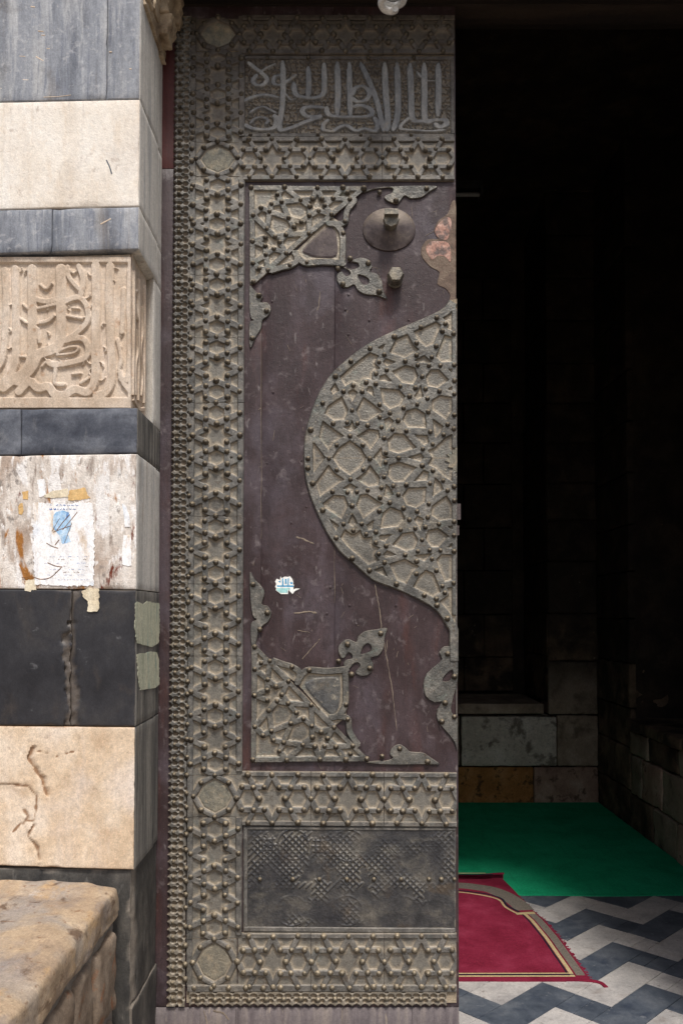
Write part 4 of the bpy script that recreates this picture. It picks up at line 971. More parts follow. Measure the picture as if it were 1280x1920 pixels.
sheetm('star_plate', [(856, 838), (846, 846), (848, 852), (836, 852), (842, 858), (833, 864), (842, 868), (838, 876), (848, 878), (847, 886), (856, 886)], 'brass_inset', h=.0075)
# ---- corner pieces
ZC = lambda p: (455 + p[0] * .21875, 335 + p[1] * .21875)
ZD = lambda p: (455 + p[0] * .21875, 1160 + p[1] * .21875)
def mirD(p): return (p[0] * 1.012 + 14, 1207 - (p[1] - 88) * 1.195)
cn = [[(75, 88), (1035, 95)], [(75, 88), (90, 895)], [(95, 895), (375, 650), (567, 480), (760, 320), (1035, 95)],
      [(360, 85), (300, 150), (335, 212), (395, 348), (440, 425)], [(360, 85), (497, 195), (575, 250)], [(250, 228), (335, 212), (497, 195), (597, 185), (640, 90)], [(640, 90), (680, 185), (775, 182), (917, 188)],
      [(775, 182), (858, 90)], [(775, 182), (705, 242), (760, 320)], [(575, 250), (572, 330), (567, 480)], [(572, 330), (650, 285), (760, 320)], [(572, 330), (502, 382), (395, 348), (232, 293), (160, 262), (92, 325)],
      [(250, 228), (232, 293), (210, 440), (280, 508), (372, 492), (567, 480)], [(92, 325), (210, 440)], [(440, 425), (372, 492), (320, 555), (375, 650)], [(88, 548), (195, 515)], [(88, 548), (195, 587), (200, 662), (90, 735)],
      [(200, 662), (270, 612), (375, 650)], [(90, 735), (145, 780), (218, 795)], [(200, 662), (218, 795)], [(895, 130), (858, 90)]]
cst = [(75, 88), (360, 85), (640, 90), (858, 90), (1035, 97), (300, 150), (335, 212), (250, 228), (160, 262), (232, 293), (92, 325), (497, 195), (597, 185), (680, 185), (775, 182), (917, 188), (575, 250), (705, 242), (650, 287), (760, 320), (572, 330), (502, 382), (395, 348), (440, 425), (210, 440), (567, 480), (372, 492), (280, 508), (195, 515), (88, 548), (195, 587), (320, 555), (270, 612), (200, 662), (375, 650), (90, 735), (145, 780), (218, 795), (95, 895), (405, 752), (550, 728), (860, 482), (875, 378), (895, 132)]
frm = [([(240, 800), (330, 772), (405, 752), (465, 712), (455, 640)], 10), ([(445, 640), (490, 700), (550, 730), (700, 722), (870, 735)], 11), ([(735, 392), (800, 405), (852, 480), (858, 600), (852, 725)], 10.5), ([(795, 400), (875, 380), (893, 285), (962, 195)], 10)]
for low in (False, True):
    tr = (lambda p: ZD(mirD(p))) if low else ZC
    tri = [tr(p) for p in [(62, 72), (1050, 85), (770, 330), (95, 910), (62, 910)]]
    sheetm('corner_sheet', tri, 'brass_dusty', h=.0022)
    pal = [tr(p) for p in [(760, 325), (860, 390), (868, 720), (560, 735), (440, 640)]]
    sheetm('corner_sheet', pal, 'brass_dusty', h=.0019)
    spn = [tr(p) for p in smoothline([(220, 800), (405, 760), (470, 700), (500, 600)], 3) + [(300, 720)]]
    sheetm('corner_sheet', spn, 'brass_dusty', h=.0016)
    sg_ = [([tr(p) for p in pts], (12 if k < 3 else 11.4) * random.uniform(.95, 1.05)) for k, pts in enumerate(cn)] + [(smoothline([tr(p) for p in pts], 5), wd * 1.15) for pts, wd in frm]
    P1, P2, P3 = in_poly(tri), in_poly(pal), in_poly(spn)
    bb = [tr((50, 60)), tr((1060, 920))]
    near = lambda X, Y, sg_=sg_: np.minimum.reduce([np.hypot(X - (p[0] + (q[0] - p[0]) * k), Y - (p[1] + (q[1] - p[1]) * k)) for pts, w_ in sg_ for p, q in zip(pts, pts[1:]) for k in np.linspace(0, 1, max(2, int(math.dist(p, q) / 3)))]) < 4.4
    mb = MB()
    for pts, wd in frm: strap(mb, smoothline([tr(p) for p in pts], 5), wd * 1.15, .0090 * random.uniform(.97, 1.05), .0028 + random.random() * .0004, D3, cham=.22)
    mb.build('corner_frame', 'brass_cast', door, smooth=30)
    relief('corner_strapwork', sg_, (bb[0][0], bb[1][0]), (min(bb[0][1], bb[1][1]), max(bb[0][1], bb[1][1])), D3, 'brass_cast', door, step=1.2, h=.0088, base=.0028, bevel=1.05, crown=.0, inside=lambda X, Y: P1(X, Y) | P2(X, Y) | P3(X, Y) | near(X, Y))
    leaf = smoothline([tr(p) for p in [(520, 605), (720, 415), (780, 430), (805, 520), (800, 668), (650, 680), (560, 658)]], 4, True)
    sheetm('leaf_plate', leaf, 'boss_metal' if not low else 'knot_metal', h=.0040, base=.0018, bev=3.2)
    for p in cst: st(*tr(p), 4.5 if p[1] > 100 else 4.9, .0078)

Q2 = lambda p: (300 + p[0] * .46875, 330 + p[1] * .46875)
Q4 = lambda p: (300 + p[0] * .46875, 1000 + p[1] * .46875)
Q5 = lambda p: (300 + p[0] * .46875, 1320 + p[1] * .46875)
def finial(pts, f, holes=(), sm=3, studs=(), name='finial', material='brass_cast', h=.0068):
    P = smoothline([f(p) for p in pts], sm, True)
    Hh = [smoothline([f(p) for p in hh], 3, True) for hh in holes]
    sheetm(name, P, material, h=h, base=.0006, bev=.9, holes=Hh)
    for p in studs: st(*f(p), 4.8, .0064)
finial([(848, 752), (890, 772), (945, 780), (993, 762), (985, 730), (935, 716), (965, 692), (1025, 682), (1085, 705), (1107, 760), (1088, 800), (1150, 822), (1192, 885), (1202, 955), (1232, 1035), (1150, 1006), (1050, 997), (985, 962), (955, 912), (900, 937), (840, 926), (806, 875), (812, 820), (850, 800), (872, 832), (902, 838), (924, 815), (900, 785)], ZC, [[(985, 830), (1040, 840), (1080, 868), (1075, 905), (1040, 915), (1010, 890)]], studs=[(918, 695), (1075, 732), (815, 780), (858, 912), (1168, 978)])
finial([(862, 392), (885, 352), (935, 340), (930, 300), (900, 292), (875, 330), (845, 335), (822, 290), (822, 235), (862, 190), (912, 176), (970, 200), (990, 150), (1050, 106), (1140, 92), (1236, 80), (1216, 150), (1206, 250), (1160, 316), (1096, 336), (1116, 380), (1114, 432), (1075, 480), (1010, 490), (965, 462), (985, 430), (1005, 400), (985, 375), (950, 385), (920, 420), (890, 440)], ZD, [[(1012, 300), (1030, 240), (1068, 212), (1100, 235), (1094, 278), (1050, 294)]], studs=[(820, 365), (1180, 128), (932, 478), (897, 220), (1087, 425)])
finial([(360, 440), (385, 466), (412, 484), (402, 505), (430, 508), (444, 532), (434, 560), (410, 580), (405, 612), (382, 650), (361, 690), (357, 592), (374, 580), (362, 565), (357, 500)], Q2, studs=[(397, 482), (427, 543), (370, 652)])
finial([(360, 155), (380, 185), (405, 210), (419, 240), (408, 282), (430, 290), (445, 315), (436, 350), (410, 371), (394, 398), (386, 430), (379, 456), (365, 440), (364, 362), (386, 345), (372, 330), (362, 262)], Q4, studs=[(373, 205), (430, 318), (400, 385), (380, 455)])
finial([(818, 68), (870, 52), (926, 51), (926, 70), (896, 84), (910, 104), (950, 112), (976, 82), (1000, 93), (1046, 88), (1076, 66), (1108, 45), (1060, 41), (930, 44), (822, 58)], Q2, studs=[(877, 70), (942, 103), (1064, 55)])
finial([(822, 232), (868, 226), (900, 226), (930, 215), (918, 200), (926, 176), (955, 160), (986, 178), (1000, 190), (1050, 194), (1082, 214), (1116, 240), (1060, 240), (930, 242), (860, 238)], Q5, studs=[(887, 208), (957, 178), (1068, 230)])
finial([(1188, 470), (1166, 454), (1135, 452), (1114, 476), (1126, 502), (1100, 530), (1066, 560), (1052, 602), (1060, 650), (1096, 676), (1128, 672), (1106, 706), (1106, 740), (1120, 765), (1150, 800), (1176, 835), (1186, 868), (1189, 800), (1188, 740), (1170, 725), (1162, 700), (1175, 640), (1189, 590)], Q4, [[(1166, 545), (1140, 565), (1128, 588), (1150, 592), (1168, 570)]], sm=2, studs=[(1148, 482), (1175, 573), (1138, 678), (1175, 733), (1125, 752)])
# worn patch where a cusp was lost, bare copper showing
sheetm('worn_patch', smoothline([Q2(p) for p in [(1166, 105), (1150, 150), (1112, 180), (1094, 220), (1112, 252), (1070, 254), (1044, 290), (1050, 330), (1085, 366), (1116, 386), (1108, 432), (1140, 450), (1160, 480), (1150, 520), (1172, 540), (1182, 520), (1182, 250), (1182, 110)]], 3, True), 'patina_sheet', h=.0012, bev=.5)
sheetm('copper_patch', smoothline([Q2(p) for p in [(1150, 165), (1118, 185), (1098, 220), (1112, 248), (1145, 256), (1160, 220), (1165, 185)]], 3, True), 'copper_bare', h=.0008, base=.0011, bev=.4)
sheetm('copper_patch', smoothline([Q2(p) for p in [(1120, 262), (1080, 265), (1062, 295), (1085, 335), (1110, 320), (1140, 325), (1160, 345), (1162, 300), (1150, 268)]], 3, True), 'copper_bare', h=.0008, base=.0011, bev=.4)

# edging of the meeting stile, latch
mb = MB(); strap(mb, [(854, 580), (854.6, 1236)], 3.2, .0040, .0008, D3); strap(mb, [(855, 1240), (855.4, 1395)], 2.0, .003, .0005, D3); mb.build('edge_strip', 'brass_strap', door)
lt = MB(); p0 = at(858, 944, YD); p1 = at(865, 974, YD)
lt.box((RX - .004, YD + .004, p1.z), (RX + .014, YD + .016, p0.z)); p0 = at(858, 985, YD); p1 = at(863, 1003, YD); lt.box((RX - .004, YD + .006, p1.z), (RX + .008, YD + .018, p0.z))
lt.build('latch', 'boss_metal', door)

# boss with square stub, and the nut below it
def lathe(mb, c, prof, n=48, sx=1, sz=1, jit=0):
    """profile (radius, height towards the viewer) round the door normal"""
    vs = []; fs = []
    for r_, h_ in prof:
        for k in range(n):
            a_ = 2 * math.pi * k / n; vs.append((c[0] + r_ * sx * math.cos(a_), c[1] - h_ + jit * random.uniform(-1, 1), c[2] + r_ * sz * math.sin(a_)))
    for i in range(len(prof) - 1):
        for k in range(n):
            k2 = (k + 1) % n; fs.append((i * n + k, i * n + k2, (i + 1) * n + k2, (i + 1) * n + k))
    fs.append(tuple((len(prof) - 1) * n + k for k in range(n)))
    mb.add(vs, fs)
c = at(729, 431, YD)
mb = MB(); lathe(mb, c, [(.1, 0), (.1, .003), (.0985, .005), (.085, .0085), (.06, .017), (.035, .026), (.026, .030), (.0, .031)], sz=.83); boss = mb.build('boss', 'boss_metal', door, smooth=40)
mb = MB(); lathe(mb, (c[0] + .004, c[1], c[2] + .006), [(.026, .026), (.026, .052), (.030, .054), (.030, .074), (.028, .078), (.010, .080)], n=8); 
mb.box((c[0] - .022, c[1] - .098, c[2] + .014), (c[0] + .030, c[1] - .076, c[2] + .034)); mb.build('stub', 'nut_iron', boss, smooth=25)
c = at(739.7, 527, YD)
mb = MB(); lathe(mb, c, [(.029, 0), (.029, .012), (.027, .013), (.027, .018), (.029, .020), (.029, .032)], n=20); lathe(mb, c, [(.030, .033), (.0315, .036), (.0315, .062), (.026, .072), (.006, .073)], n=6); mb.build('bolt_nut', 'nut_iron', door, smooth=25)

# torn sticker on the wood
sk = thing('torn_sticker', 'small torn blue and white sticker on the purple wood low on the door', 'sticker', tuple(at(537, 1112, YD)))
Z7 = lambda pts: [(500 + x * .078125, 1060 + y * .078125) for x, y in pts]
def skp(name, pts, m_, h, base): 
    mb = MB(); plate(mb, Z7(pts), h, base, D3, bev=.05); mb.build(name, m_, sk)
skp('sheet', [(200, 390), (240, 320), (320, 350), (330, 260), (365, 310), (430, 270), (510, 280), (560, 260), (610, 320), (640, 400), (630, 470), (660, 460), (640, 520), (650, 580), (700, 550), (800, 560), (680, 615), (620, 690), (550, 620), (520, 590), (510, 690), (340, 690), (280, 640), (220, 600), (230, 540), (200, 520), (230, 450)], 'sticker_white', .0006, .0008)
skp('print', [(240, 480), (640, 480), (640, 520), (250, 515)], 'sticker_blue', .0002, .0015); skp('print', [(240, 545), (560, 545), (560, 590), (505, 580), (500, 660), (330, 660), (240, 600)], 'sticker_aqua', .0002, .0015)
for q in ([(370, 320), (400, 310), (405, 480), (370, 480)], [(440, 330), (480, 320), (480, 450), (440, 440)], [(505, 320), (535, 300), (530, 480), (500, 480)], [(560, 400), (630, 410), (620, 450), (570, 450)], [(280, 390), (340, 360), (330, 420)]): skp('print', q, 'sticker_blue', .0002, .0016)

# cracks, filled joints and scars of the wood; nail heads
for pts, wd in (([(703, 1096), (707, 1120), (712, 1150), (715, 1178)], 1.8), ([(716, 1180), (724, 1230), (731, 1270), (738, 1320), (743, 1370)], 1.4), ([(551, 1150), (575, 1147), (593, 1149)], 3.2), ([(555, 1007), (572, 1012), (588, 1020)], 3.0), ([(567, 1236), (585, 1215), (600, 1198)], 1.6), ([(558, 1182), (580, 1186)], 1.0),
                ([(600, 545), (598, 570), (594, 582)], 1.4), ([(626, 860), (627, 1000), (627.5, 1130)], 1.0), ([(489.5, 600), (490, 900), (490, 1010)], .8), ([(382, 1895), (388, 1915), (390, 1925)], 3), ([(400, 1895), (418, 1900), (430, 1912)], 4), ([(726, 1200), (722, 1230)], 1.2)):
    q = smoothline(pts, 5); q = [(x + random.uniform(-.7, .7), y + random.uniform(-.7, .7)) for x, y in q]
    mb = MB(); strap(mb, q, wd, .0010, -.0002, D3, cham=.9, taper=lambda t: .35 + random.random() * .8); mb.build('scar', 'crack_line', door)
mb = MB()
for k in range(120):
    x, y = random.uniform(470, 852), random.uniform(350, 1440); L = random.choice((3, 4, 5, 6, 8, 12, 20)); a_ = random.gauss(1.57, .5) if random.random() < .6 else random.uniform(0, 3.14)
    pts = [(x, y), (x + L * .5 * math.cos(a_) + random.uniform(-.6, .6), y + L * .5 * math.sin(a_)), (x + L * math.cos(a_), y + L * math.sin(a_))]
    if max(p[0] for p in pts) < 852: strap(mb, pts, random.uniform(.3, .7), .0004, .0001, D3, cham=.9)
tag(mb.build('scratches', 'crack_line', door), kind='stuff')
nail = MB(); lathe(nail, (0, 0, 0), [(.0050, 0), (.0044, .0016), (.0020, .0022)], n=10); nail = nail.mesh('nail_head'); nail.materials.append(MATS['door_wood'])
for x, y in ((653, 627), (692, 600), (766, 600), (613, 1150), (620, 1100), (647, 580), (574, 950), (500, 868), (653, 552), (512, 735), (720, 560), (565, 863), (655, 1135), (742, 1135), (546, 980), (510, 565), (705, 1190), (668, 1170), (552, 1134)):
    p = at(x, y, YD); put_child('nail_head', nail, (p.x, YD, p.z), scale=(random.uniform(.8, 1.3),) * 3)

# ---- studs: the 300 largest singly, the rest together
def dome():
    vs = []; fs = []; n = 8; prof = [(1.0, 0), (.96, .22), (.72, .62), (.34, .90)]
    for i, (r_, h_) in enumerate(prof):
        for k in range(n):
            a_ = 2 * math.pi * (k + .5 * (i % 2)) / n; vs.append((r_ * math.cos(a_), -h_, r_ * math.sin(a_)))
    vs.append((0, -1.0, 0))
    for i in range(3):
        for k in range(n): fs.append((i * n + k, i * n + (k + 1) % n, (i + 1) * n + (k + 1) % n, (i + 1) * n + k))
    for k in range(n): fs.append((3 * n + k, 3 * n + (k + 1) % n, 4 * n))
    return vs, fs
dv, df = dome()
keep = []
for s_ in sorted(STUDS, key=lambda s: -s[2]):
    if s_[0] > 853 or s_[1] < 16: continue
    if all((s_[0] - t[0]) ** 2 + (s_[1] - t[1]) ** 2 > 42 for t in keep): keep.append(s_)
sm = MB(); sm.add(dv, df); sme = sm.mesh('stud')
bm = bmesh.new(); bm.from_mesh(sme); bmesh.ops.recalc_face_normals(bm, faces=bm.faces); bm.to_mesh(sme); bm.free()
sme.polygons.foreach_set('use_smooth', [True] * len(sme.polygons)); sme.materials.append(MATS['stud_metal'])
for px, py, r_, h_ in keep[:300]:
    p = D3(px, py, h_ - .0012); R_ = r_ * .00205
    put_child('stud', sme, p, (random.uniform(-.12, .12), random.uniform(0, 6), random.uniform(-.12, .12)), (R_, R_ * random.uniform(.85, 1.1), R_ * random.uniform(.92, 1.05)))
rest = MB()
for px, py, r_, h_ in keep[300:]:
    p = D3(px, py, h_ - .0012); R_ = r_ * .00205; hh = R_ * random.uniform(.8, 1.1)
    rest.add([(p[0] + v[0] * R_, p[1] + v[1] * hh, p[2] + v[2] * R_) for v in dv], df)
tag(rest.build('small_studs', 'stud_metal', door, smooth=80), kind='stuff')
print('studs', len(keep))

# ================================================================== VESTIBULE BEHIND THE DOOR
YB = atz(980, 1507).y                       # back wall
XW = atz(1119, 1505).x                      # right wall
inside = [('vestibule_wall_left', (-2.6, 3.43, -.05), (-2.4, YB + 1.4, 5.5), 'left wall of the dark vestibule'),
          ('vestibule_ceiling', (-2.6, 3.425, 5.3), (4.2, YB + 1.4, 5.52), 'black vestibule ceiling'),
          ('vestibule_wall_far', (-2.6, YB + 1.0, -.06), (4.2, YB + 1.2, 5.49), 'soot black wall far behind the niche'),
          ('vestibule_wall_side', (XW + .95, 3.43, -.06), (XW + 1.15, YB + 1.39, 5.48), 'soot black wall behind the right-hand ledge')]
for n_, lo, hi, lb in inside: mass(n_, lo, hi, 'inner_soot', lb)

bw = thing('back_wall', 'sooty masonry back wall of the vestibule above the green carpet', 'wall', (.5, YB, 0))
def zb_(py): return at(980, py, YB).z
def xb_(px): return at(px, 1450, YB).x
def blk(px0, px1, y0, y1, m_, seed, d=.3, out=0.0, r=.012, amp=.006):
    rock('stone_block', (xb_(px0) + .004, YB - out, zb_(y1) + .004), (xb_(px1) - .004, YB + d, zb_(y0) - .004), m_, bw, r=r, amp=amp, step=.035, seed=seed, fs=9)
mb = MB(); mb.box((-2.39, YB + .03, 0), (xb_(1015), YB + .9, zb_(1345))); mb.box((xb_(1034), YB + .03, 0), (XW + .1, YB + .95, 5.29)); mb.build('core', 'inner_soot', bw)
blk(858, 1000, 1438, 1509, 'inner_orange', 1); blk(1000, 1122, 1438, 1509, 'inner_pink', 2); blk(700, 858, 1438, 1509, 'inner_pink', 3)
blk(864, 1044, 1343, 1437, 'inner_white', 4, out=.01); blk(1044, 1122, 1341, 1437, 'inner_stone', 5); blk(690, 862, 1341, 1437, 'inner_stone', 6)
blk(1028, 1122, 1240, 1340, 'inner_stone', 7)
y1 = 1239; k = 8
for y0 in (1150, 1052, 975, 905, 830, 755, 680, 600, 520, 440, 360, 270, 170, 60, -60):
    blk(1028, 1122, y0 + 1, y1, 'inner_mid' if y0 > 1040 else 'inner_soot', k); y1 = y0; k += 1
# niche to the left: sill slab and sooty courses at its back
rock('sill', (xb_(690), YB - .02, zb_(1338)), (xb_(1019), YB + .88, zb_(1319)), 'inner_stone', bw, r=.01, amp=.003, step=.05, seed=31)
YN = YB + .86
zn = lambda py: at(930, py, YN).z
xn = lambda px: at(px, 1250, YN).x
y1 = 1296; k = 40
for y0 in (1232, 1152, 1070, 990, 908, 830, 755, 680, 600, 520):
    for a_, b_ in (((700, 908), (908, 962)) if k % 2 else ((700, 870), (870, 962))):
        m_ = 'inner_mid' if (y0 > 1060) else 'inner_soot'
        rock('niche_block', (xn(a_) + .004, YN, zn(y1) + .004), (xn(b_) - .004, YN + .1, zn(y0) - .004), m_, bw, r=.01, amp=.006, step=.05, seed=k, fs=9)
    y1 = y0; k += 1
# jamb of the niche (its right-hand side)
y1 = 1318; k = 60
for y0 in (1230, 1150, 1052, 960, 860, 760):
    xj = xb_(1030)
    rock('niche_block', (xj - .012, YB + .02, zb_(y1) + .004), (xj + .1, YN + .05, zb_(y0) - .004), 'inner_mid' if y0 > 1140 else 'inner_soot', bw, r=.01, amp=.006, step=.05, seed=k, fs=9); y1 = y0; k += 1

# right wall with its ledge
rw = thing('right_wall', 'rough dark masonry wall with a ledge on the right of the vestibule', 'wall', (XW, 5.2, 0))
YL = atx(1183, 1552, XW).y
zl_ = atx(1183, 1347, XW).z
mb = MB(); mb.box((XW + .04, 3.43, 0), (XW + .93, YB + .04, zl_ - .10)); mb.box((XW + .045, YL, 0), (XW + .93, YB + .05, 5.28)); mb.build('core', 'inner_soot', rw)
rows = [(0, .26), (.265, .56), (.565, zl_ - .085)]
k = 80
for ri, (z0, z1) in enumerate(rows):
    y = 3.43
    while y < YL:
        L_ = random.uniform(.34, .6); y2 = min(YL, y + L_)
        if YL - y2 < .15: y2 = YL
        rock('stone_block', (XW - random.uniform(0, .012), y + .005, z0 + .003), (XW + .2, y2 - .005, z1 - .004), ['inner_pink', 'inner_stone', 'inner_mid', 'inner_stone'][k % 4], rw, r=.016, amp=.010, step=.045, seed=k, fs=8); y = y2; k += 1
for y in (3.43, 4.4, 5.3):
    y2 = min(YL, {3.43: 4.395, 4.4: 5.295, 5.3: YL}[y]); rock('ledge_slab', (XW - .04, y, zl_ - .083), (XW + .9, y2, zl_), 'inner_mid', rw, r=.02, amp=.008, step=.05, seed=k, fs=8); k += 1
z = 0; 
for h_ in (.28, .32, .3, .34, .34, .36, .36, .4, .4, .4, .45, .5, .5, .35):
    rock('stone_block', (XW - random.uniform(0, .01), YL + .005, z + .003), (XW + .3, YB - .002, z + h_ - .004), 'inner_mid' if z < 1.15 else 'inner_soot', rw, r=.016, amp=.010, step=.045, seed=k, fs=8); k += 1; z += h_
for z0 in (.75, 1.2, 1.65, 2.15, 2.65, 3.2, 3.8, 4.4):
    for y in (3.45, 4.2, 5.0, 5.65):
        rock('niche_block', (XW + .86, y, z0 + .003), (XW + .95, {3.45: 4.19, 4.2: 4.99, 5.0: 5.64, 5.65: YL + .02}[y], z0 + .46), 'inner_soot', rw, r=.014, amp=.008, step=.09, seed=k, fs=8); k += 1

# ================================================================== FLOOR
mb = MB(); mb.add([(-2.5, 3.30, .001), (4.2, 3.30, .001), (4.2, YB + 1.2, .001), (-2.5, YB + 1.2, .001)], [(0, 1, 2, 3)])
mb.add([(-.72, 2.6, .004), (1.58, 2.6, .004), (1.58, 3.30, .001), (-.72, 3.30, .001)], [(0, 1, 2, 3)])
fl = mb.build('floor', 'grout'); tag(fl, 'zigzag floor of white and blue grey marble tiles inside the doorway', None, None, 'structure')
ah = Vector((.71, .70)).normalized(); bh = Vector((ah.y, -ah.x)); t_ = .163; la, lb = .306, .326
v0 = atz(1041.5, 1733.7); v0 = Vector((v0.x, v0.y))      # a valley of the lower edge of a white band
srow = -(ah - bh) * t_; per = ah * la + bh * lb
def tile(o, L, W, ax, ay, white, sub=1):
    """rectangle from corner o, L along ax, W along ay"""
    g = .0016
    P = [o + ax * g + ay * g, o + ax * (L - g) + ay * g, o + ax * (L - g) + ay * (W - g), o + ax * g + ay * (W - g)]
    cen = sum(P, Vector((0, 0))) / 4
    if not (-.15 < cen.x < XW + .05 and 3.0 < cen.y < 4.95): return
    z0, z1 = .0, .008 + random.uniform(-.0009, .0009)
    mb = MB(); b = .0012
    P2 = [p + (cen - p).normalized() * b for p in P]
    tx, ty = random.uniform(-.002, .002), random.uniform(-.002, .002)
    zz = lambda p: z1 + (p.x - cen.x) * tx + (p.y - cen.y) * ty
    mb.add([(p.x, p.y, z0) for p in P] + [(p.x, p.y, zz(p) - b) for p in P] + [(p.x, p.y, zz(p)) for p in P2],
           [(0, 1, 5, 4), (1, 2, 6, 5), (2, 3, 7, 6), (3, 0, 4, 7), (4, 5, 9, 8), (5, 6, 10, 9), (6, 7, 11, 10), (7, 4, 8, 11), (8, 9, 10, 11)])
    mb.build('tile', 'tile_white' if white else 'tile_blue', fl)
for row in range(-12, 13):
    for k in range(-9, 9):
        v = v0 + srow * row + per * k; wh = row % 2 == 0
        tile(v, la + t_, t_, ah, -bh, wh)
        p = v + ah * la
        if random.random() < .55: tile(p, lb - t_, t_, bh, ah, wh)
        else:
            c_ = random.uniform(.35, .65) * (lb - t_); tile(p, c_, t_, bh, ah, wh); tile(p + bh * c_, lb - t_ - c_, t_, bh, ah, wh)

# green carpet
yg = atz(1100, 1683).y
mb = MB(); nx, ny = 70, 60
vs = [( -2.3 + (XW - .005 + 2.3) * i / nx, yg + (YB - .012 - yg) * j / ny + (.006 * math.sin(i * .5) if j == 0 else 0), .0135 + .0022 * N((i * .11, j * .13, 0), 1.0, 3)) for j in range(ny + 1) for i in range(nx + 1)]
fs = [(j * (nx + 1) + i, j * (nx + 1) + i + 1, (j + 1) * (nx + 1) + i + 1, (j + 1) * (nx + 1) + i) for j in range(ny) for i in range(nx)]
b = len(vs); vs += [(vs[i][0], vs[i][1] - .001, .0088) for i in range(nx + 1)]; fs += [(b + i, b + i + 1, i + 1, i) for i in range(nx)]
mb.add(vs, fs); tag(mb.build('green_carpet', 'carpet_green', None, smooth=60), 'plain green carpet covering the back of the vestibule floor', 'carpet')

# prayer rug
def rug_z(x, y):
    far = max(0.0, min(1.0, (y - 4.62) / .25)); base = .012 + .008 * far * far * (3 - 2 * far)
    return base + .0022 * N((x * 5, y * 5, 0), 1, 8) + .0016 * N((x * 14, y * 14, 0), 1, 5)
FR = [atz(*p, .014) for p in ((1108, 1838), (1075, 1793), (1047, 1755), (1020, 1724), (990, 1699), (968, 1676), (940, 1648))]   # its right-hand edge, near to far
NE = [atz(*p, .014) for p in ((700, 1841), (860, 1841), (1108, 1838))]
def edge_x(y):
    for a_, b_ in zip(FR, FR[1:]):
        if a_.y <= y <= b_.y: t = (y - a_.y) / (b_.y - a_.y); return a_.x + (b_.x - a_.x) * t
    return FR[-1].x if y > FR[-1].y else FR[0].x
rg = thing('prayer_rug', 'crimson prayer rug with beige and navy border stripes and a curled far end', 'rug', (.4, 4.3, .012))
ya, yb2 = FR[0].y, FR[-1].y
xl0 = -.25
mb = MB(); nx, ny = 60, 70; vs = []
for j in range(ny + 1):
    y = ya + (yb2 - ya) * j / ny; xe = edge_x(y)
    for i in range(nx + 1):
        x = xl0 + (xe - xl0) * i / nx; vs.append((x, y, rug_z(x, y)))
fs = [(j * (nx + 1) + i, j * (nx + 1) + i + 1, (j + 1) * (nx + 1) + i + 1, (j + 1) * (nx + 1) + i) for j in range(ny) for i in range(nx)]
loop = [i for i in range(nx + 1)] + [j * (nx + 1) + nx for j in range(1, ny + 1)] + [ny * (nx + 1) + i for i in range(nx - 1, -1, -1)]
b = len(vs); vs += [(vs[i][0], vs[i][1], vs[i][2] - .004) for i in loop]; fs += [(loop[k], loop[k + 1], b + k + 1, b + k) for k in range(len(loop) - 1)]
mb.add(vs, fs); mb.build('field', 'rug_red', rg, smooth=60)
def ribbon(name, pts, wd, m_, dz=.0012):
    mb = MB()
    def r3(x, y, h): return (x, y, rug_z(x, y) + dz + h)
    strap(mb, pts, wd, .0012, -.001, r3, cham=.2); return mb.build(name, m_, rg)
ys_ = [ya + (4.50 - ya) * k / 30 for k in range(2, 31)]
ribbon('border_stripe', [(edge_x(y) - .030, y) for y in ys_], .040, 'rug_grey', .0010)
ribbon('border_stripe', [(edge_x(y) - .068, y) for y in ys_], .018, 'rug_beige', .0014)
ribbon('border_stripe', [(edge_x(y) - .085, y) for y in ys_], .008, 'rug_navy', .0013)
ribbon('border_stripe', [(xl0, ya + .045), (FR[0].x - .06, ya + .045)], .012, 'rug_beige', .0016)
ribbon('border_stripe', [(xl0, ya + .060), (FR[0].x - .06, ya + .060)], .009, 'rug_navy', .0015)
ribbon('border_stripe', [(xl0, ya + .072), (FR[0].x - .07, ya + .072)], .008, 'rug_beige', .0017)
arc = smoothline([(edge_x(4.52) - .10, 4.50), (edge_x(4.6) - .13, 4.60), (.86, 4.72), (.74, 4.80), (.58, 4.84), (.3, 4.86), (.0, 4.84)], 6)
ribbon('border_stripe', arc, .012, 'rug_beige', .0014)
ribbon('border_stripe', [(x + .014, y + .022) for x, y in arc], .014, 'rug_navy', .0013)
ribbon('border_stripe', [(edge_x(4.50) - .115, 4.50), (edge_x(4.5) - .012, 4.515)], .03, 'rug_beige', .0020)
ribbon('border_stripe', smoothline([(edge_x(4.56) - .045, 4.555), (edge_x(4.68) - .045, 4.67), (.90, 4.80), (.80, 4.90), (.60, 4.955), (.2, 4.965)], 5), .105, 'rug_grey', .0006)
# curled far hem
mb = MB(); nseg = 40; vs = []; fs = []; m_ = 9
for i in range(nseg + 1):
    x = xl0 + (FR[-1].x + .012 - xl0) * i / nseg
    for k in range(m_):
        a_ = -1.3 + 3.6 * k / (m_ - 1); R_ = .020 + .008 * math.sin(x * 7) 
        vs.append((x, yb2 - .006 + R_ * math.cos(a_) * .9, rug_z(x, yb2) + .010 + R_ * math.sin(a_)))
for i in range(nseg):
    for k in range(m_ - 1): fs.append((i * m_ + k, (i + 1) * m_ + k, (i + 1) * m_ + k + 1, i * m_ + k + 1))
mb.add(vs, fs); mb.build('curled_hem', 'rug_red', rg, smooth=60)
def r3b(x, y, h): return (x, y - .012, rug_z(x, y) + .034 + h)
mb = MB(); strap(mb, [(xl0, yb2 - .004), (FR[-1].x - .10, yb2 - .004)], .012, .0012, 0, r3b); mb.build('border_stripe', 'rug_beige', rg)
mb = MB(); strap(mb, [(xl0, yb2 - .022), (FR[-1].x - .06, yb2 - .020)], .014, .0012, -.004, r3b); mb.build('border_stripe', 'rug_navy', rg)
mb = MB()
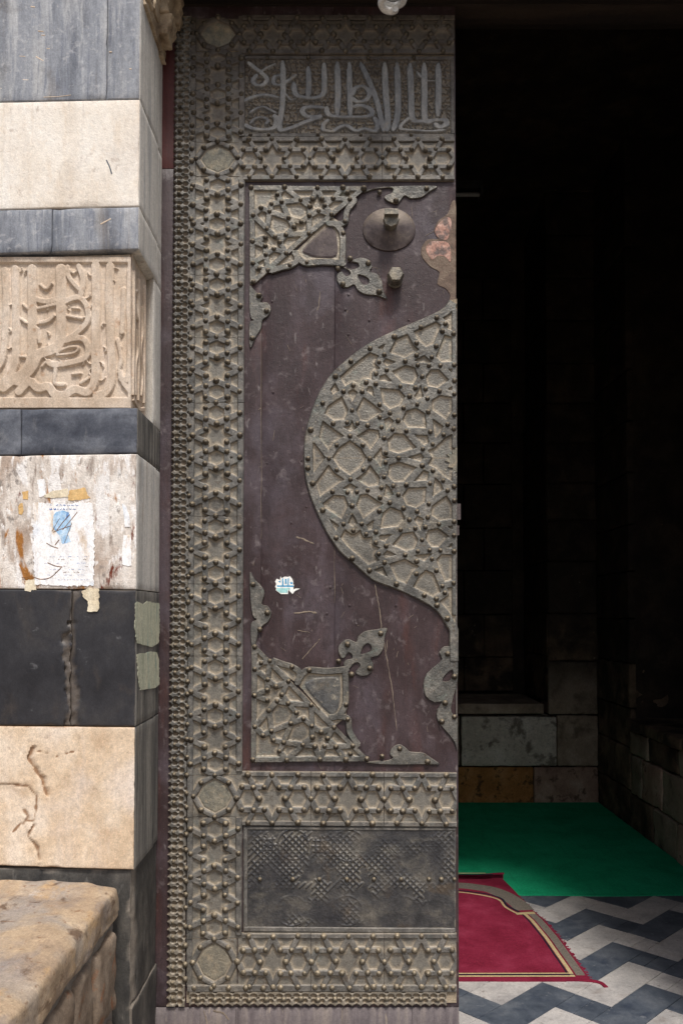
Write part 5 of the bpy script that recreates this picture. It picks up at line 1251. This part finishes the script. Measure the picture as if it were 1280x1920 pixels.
for k in range(90):
    y = ya + .02 + (yb2 - ya - .04) * k / 90; x = edge_x(y)
    strap(mb, [(x - .006, y), (x + .004 + random.random() * .012, y + random.uniform(-.012, .012))], .006, .003, .008, lambda x, y, h: (x, y, h + .0))
c_ = FR[0]
strap(mb, smoothline([(c_.x - .06, ya + .01), (c_.x, ya), (c_.x + .035, ya - .02), (c_.x + .045, ya - .06)], 4), .020, .006, .009, lambda x, y, h: (x, y, h))
mb.build('frayed_edge', 'rug_red', rg)

# ================================================================== LAMPS
lb_ = thing('spiral_bulb', 'unlit white spiral lamp bulb hanging in front of the top of the door', 'bulb', tuple(at(735, 20, 2.84)))
c = at(735, 22, 2.84); mb = MB(); n = 90; tr = .012; ring = 8; vs = []; fs = []
for i in range(n + 1):
    t = i / n; a_ = t * 2 * math.pi * 3.4; rr = .040 * min(1, .25 + t * 5) ; zz = c.z + .012 + t * .105
    p = Vector((c.x + rr * math.cos(a_), c.y + rr * math.sin(a_), zz)); rad = Vector((math.cos(a_), math.sin(a_), 0))
    for k in range(ring):
        b_ = 2 * math.pi * k / ring; vs.append(p + rad * (tr * math.cos(b_)) + Vector((0, 0, tr * math.sin(b_))))
for i in range(n):
    for k in range(ring): fs.append((i * ring + k, i * ring + (k + 1) % ring, (i + 1) * ring + (k + 1) % ring, (i + 1) * ring + k))
fs.append(tuple(range(ring))); mb.add(vs, fs); mb.build('glass_tube', 'glass_white', lb_, smooth=60)
mb = MB()
def vcyl(mb, c, prof, n=20):
    vs = [(c[0] + r_ * math.cos(2 * math.pi * k / n), c[1] + r_ * math.sin(2 * math.pi * k / n), z_) for r_, z_ in prof for k in range(n)]
    fs = [(i * n + k, i * n + (k + 1) % n, (i + 1) * n + (k + 1) % n, (i + 1) * n + k) for i in range(len(prof) - 1) for k in range(n)]
    fs += [tuple(range(n)), tuple((len(prof) - 1) * n + k for k in range(n))]; mb.add(vs, fs)
vcyl(mb, c, [(.03, c.z + .122), (.034, c.z + .14), (.03, c.z + .17), (.02, c.z + .185)]); mb.build('base', 'plastic_grey', lb_, smooth=40)
mb = MB(); vcyl(mb, c, [(.004, c.z + .18), (.004, zl + .02)], 8); mb.build('cord', 'cable', lb_)
ft = thing('tube_light', 'unlit tube light fixture fixed high in the dark vestibule beside the door edge', 'light', tuple(at(870, 352, 5.6)))
a_, b_ = at(800, 338, 5.6), at(904, 352, 5.6)
mb = MB(); mb.box((a_.x, 5.6, b_.z), (b_.x, 5.68, a_.z)); mb.box((b_.x - .02, 5.57, b_.z - .06), (b_.x + .0, 5.66, b_.z + .0)); mb.build('housing', 'grimy_metal', ft)
mb = MB(); z_ = at(850, 363, 5.6).z
mb.add([(x, 5.615 + .014 * math.cos(k * math.pi / 5), z_ + .014 * math.sin(k * math.pi / 5)) for x in (a_.x, b_.x - .02) for k in range(10)], [(k, (k + 1) % 10, 10 + (k + 1) % 10, 10 + k) for k in range(10)]); mb.build('tube', 'plastic_grey', ft, smooth=50)
mb = MB(); vcyl(mb, (a_.x + .1, 5.64, 0), [(.006, a_.z - .01), (.006, 5.3)], 8); mb.build('hanger', 'cable', ft)
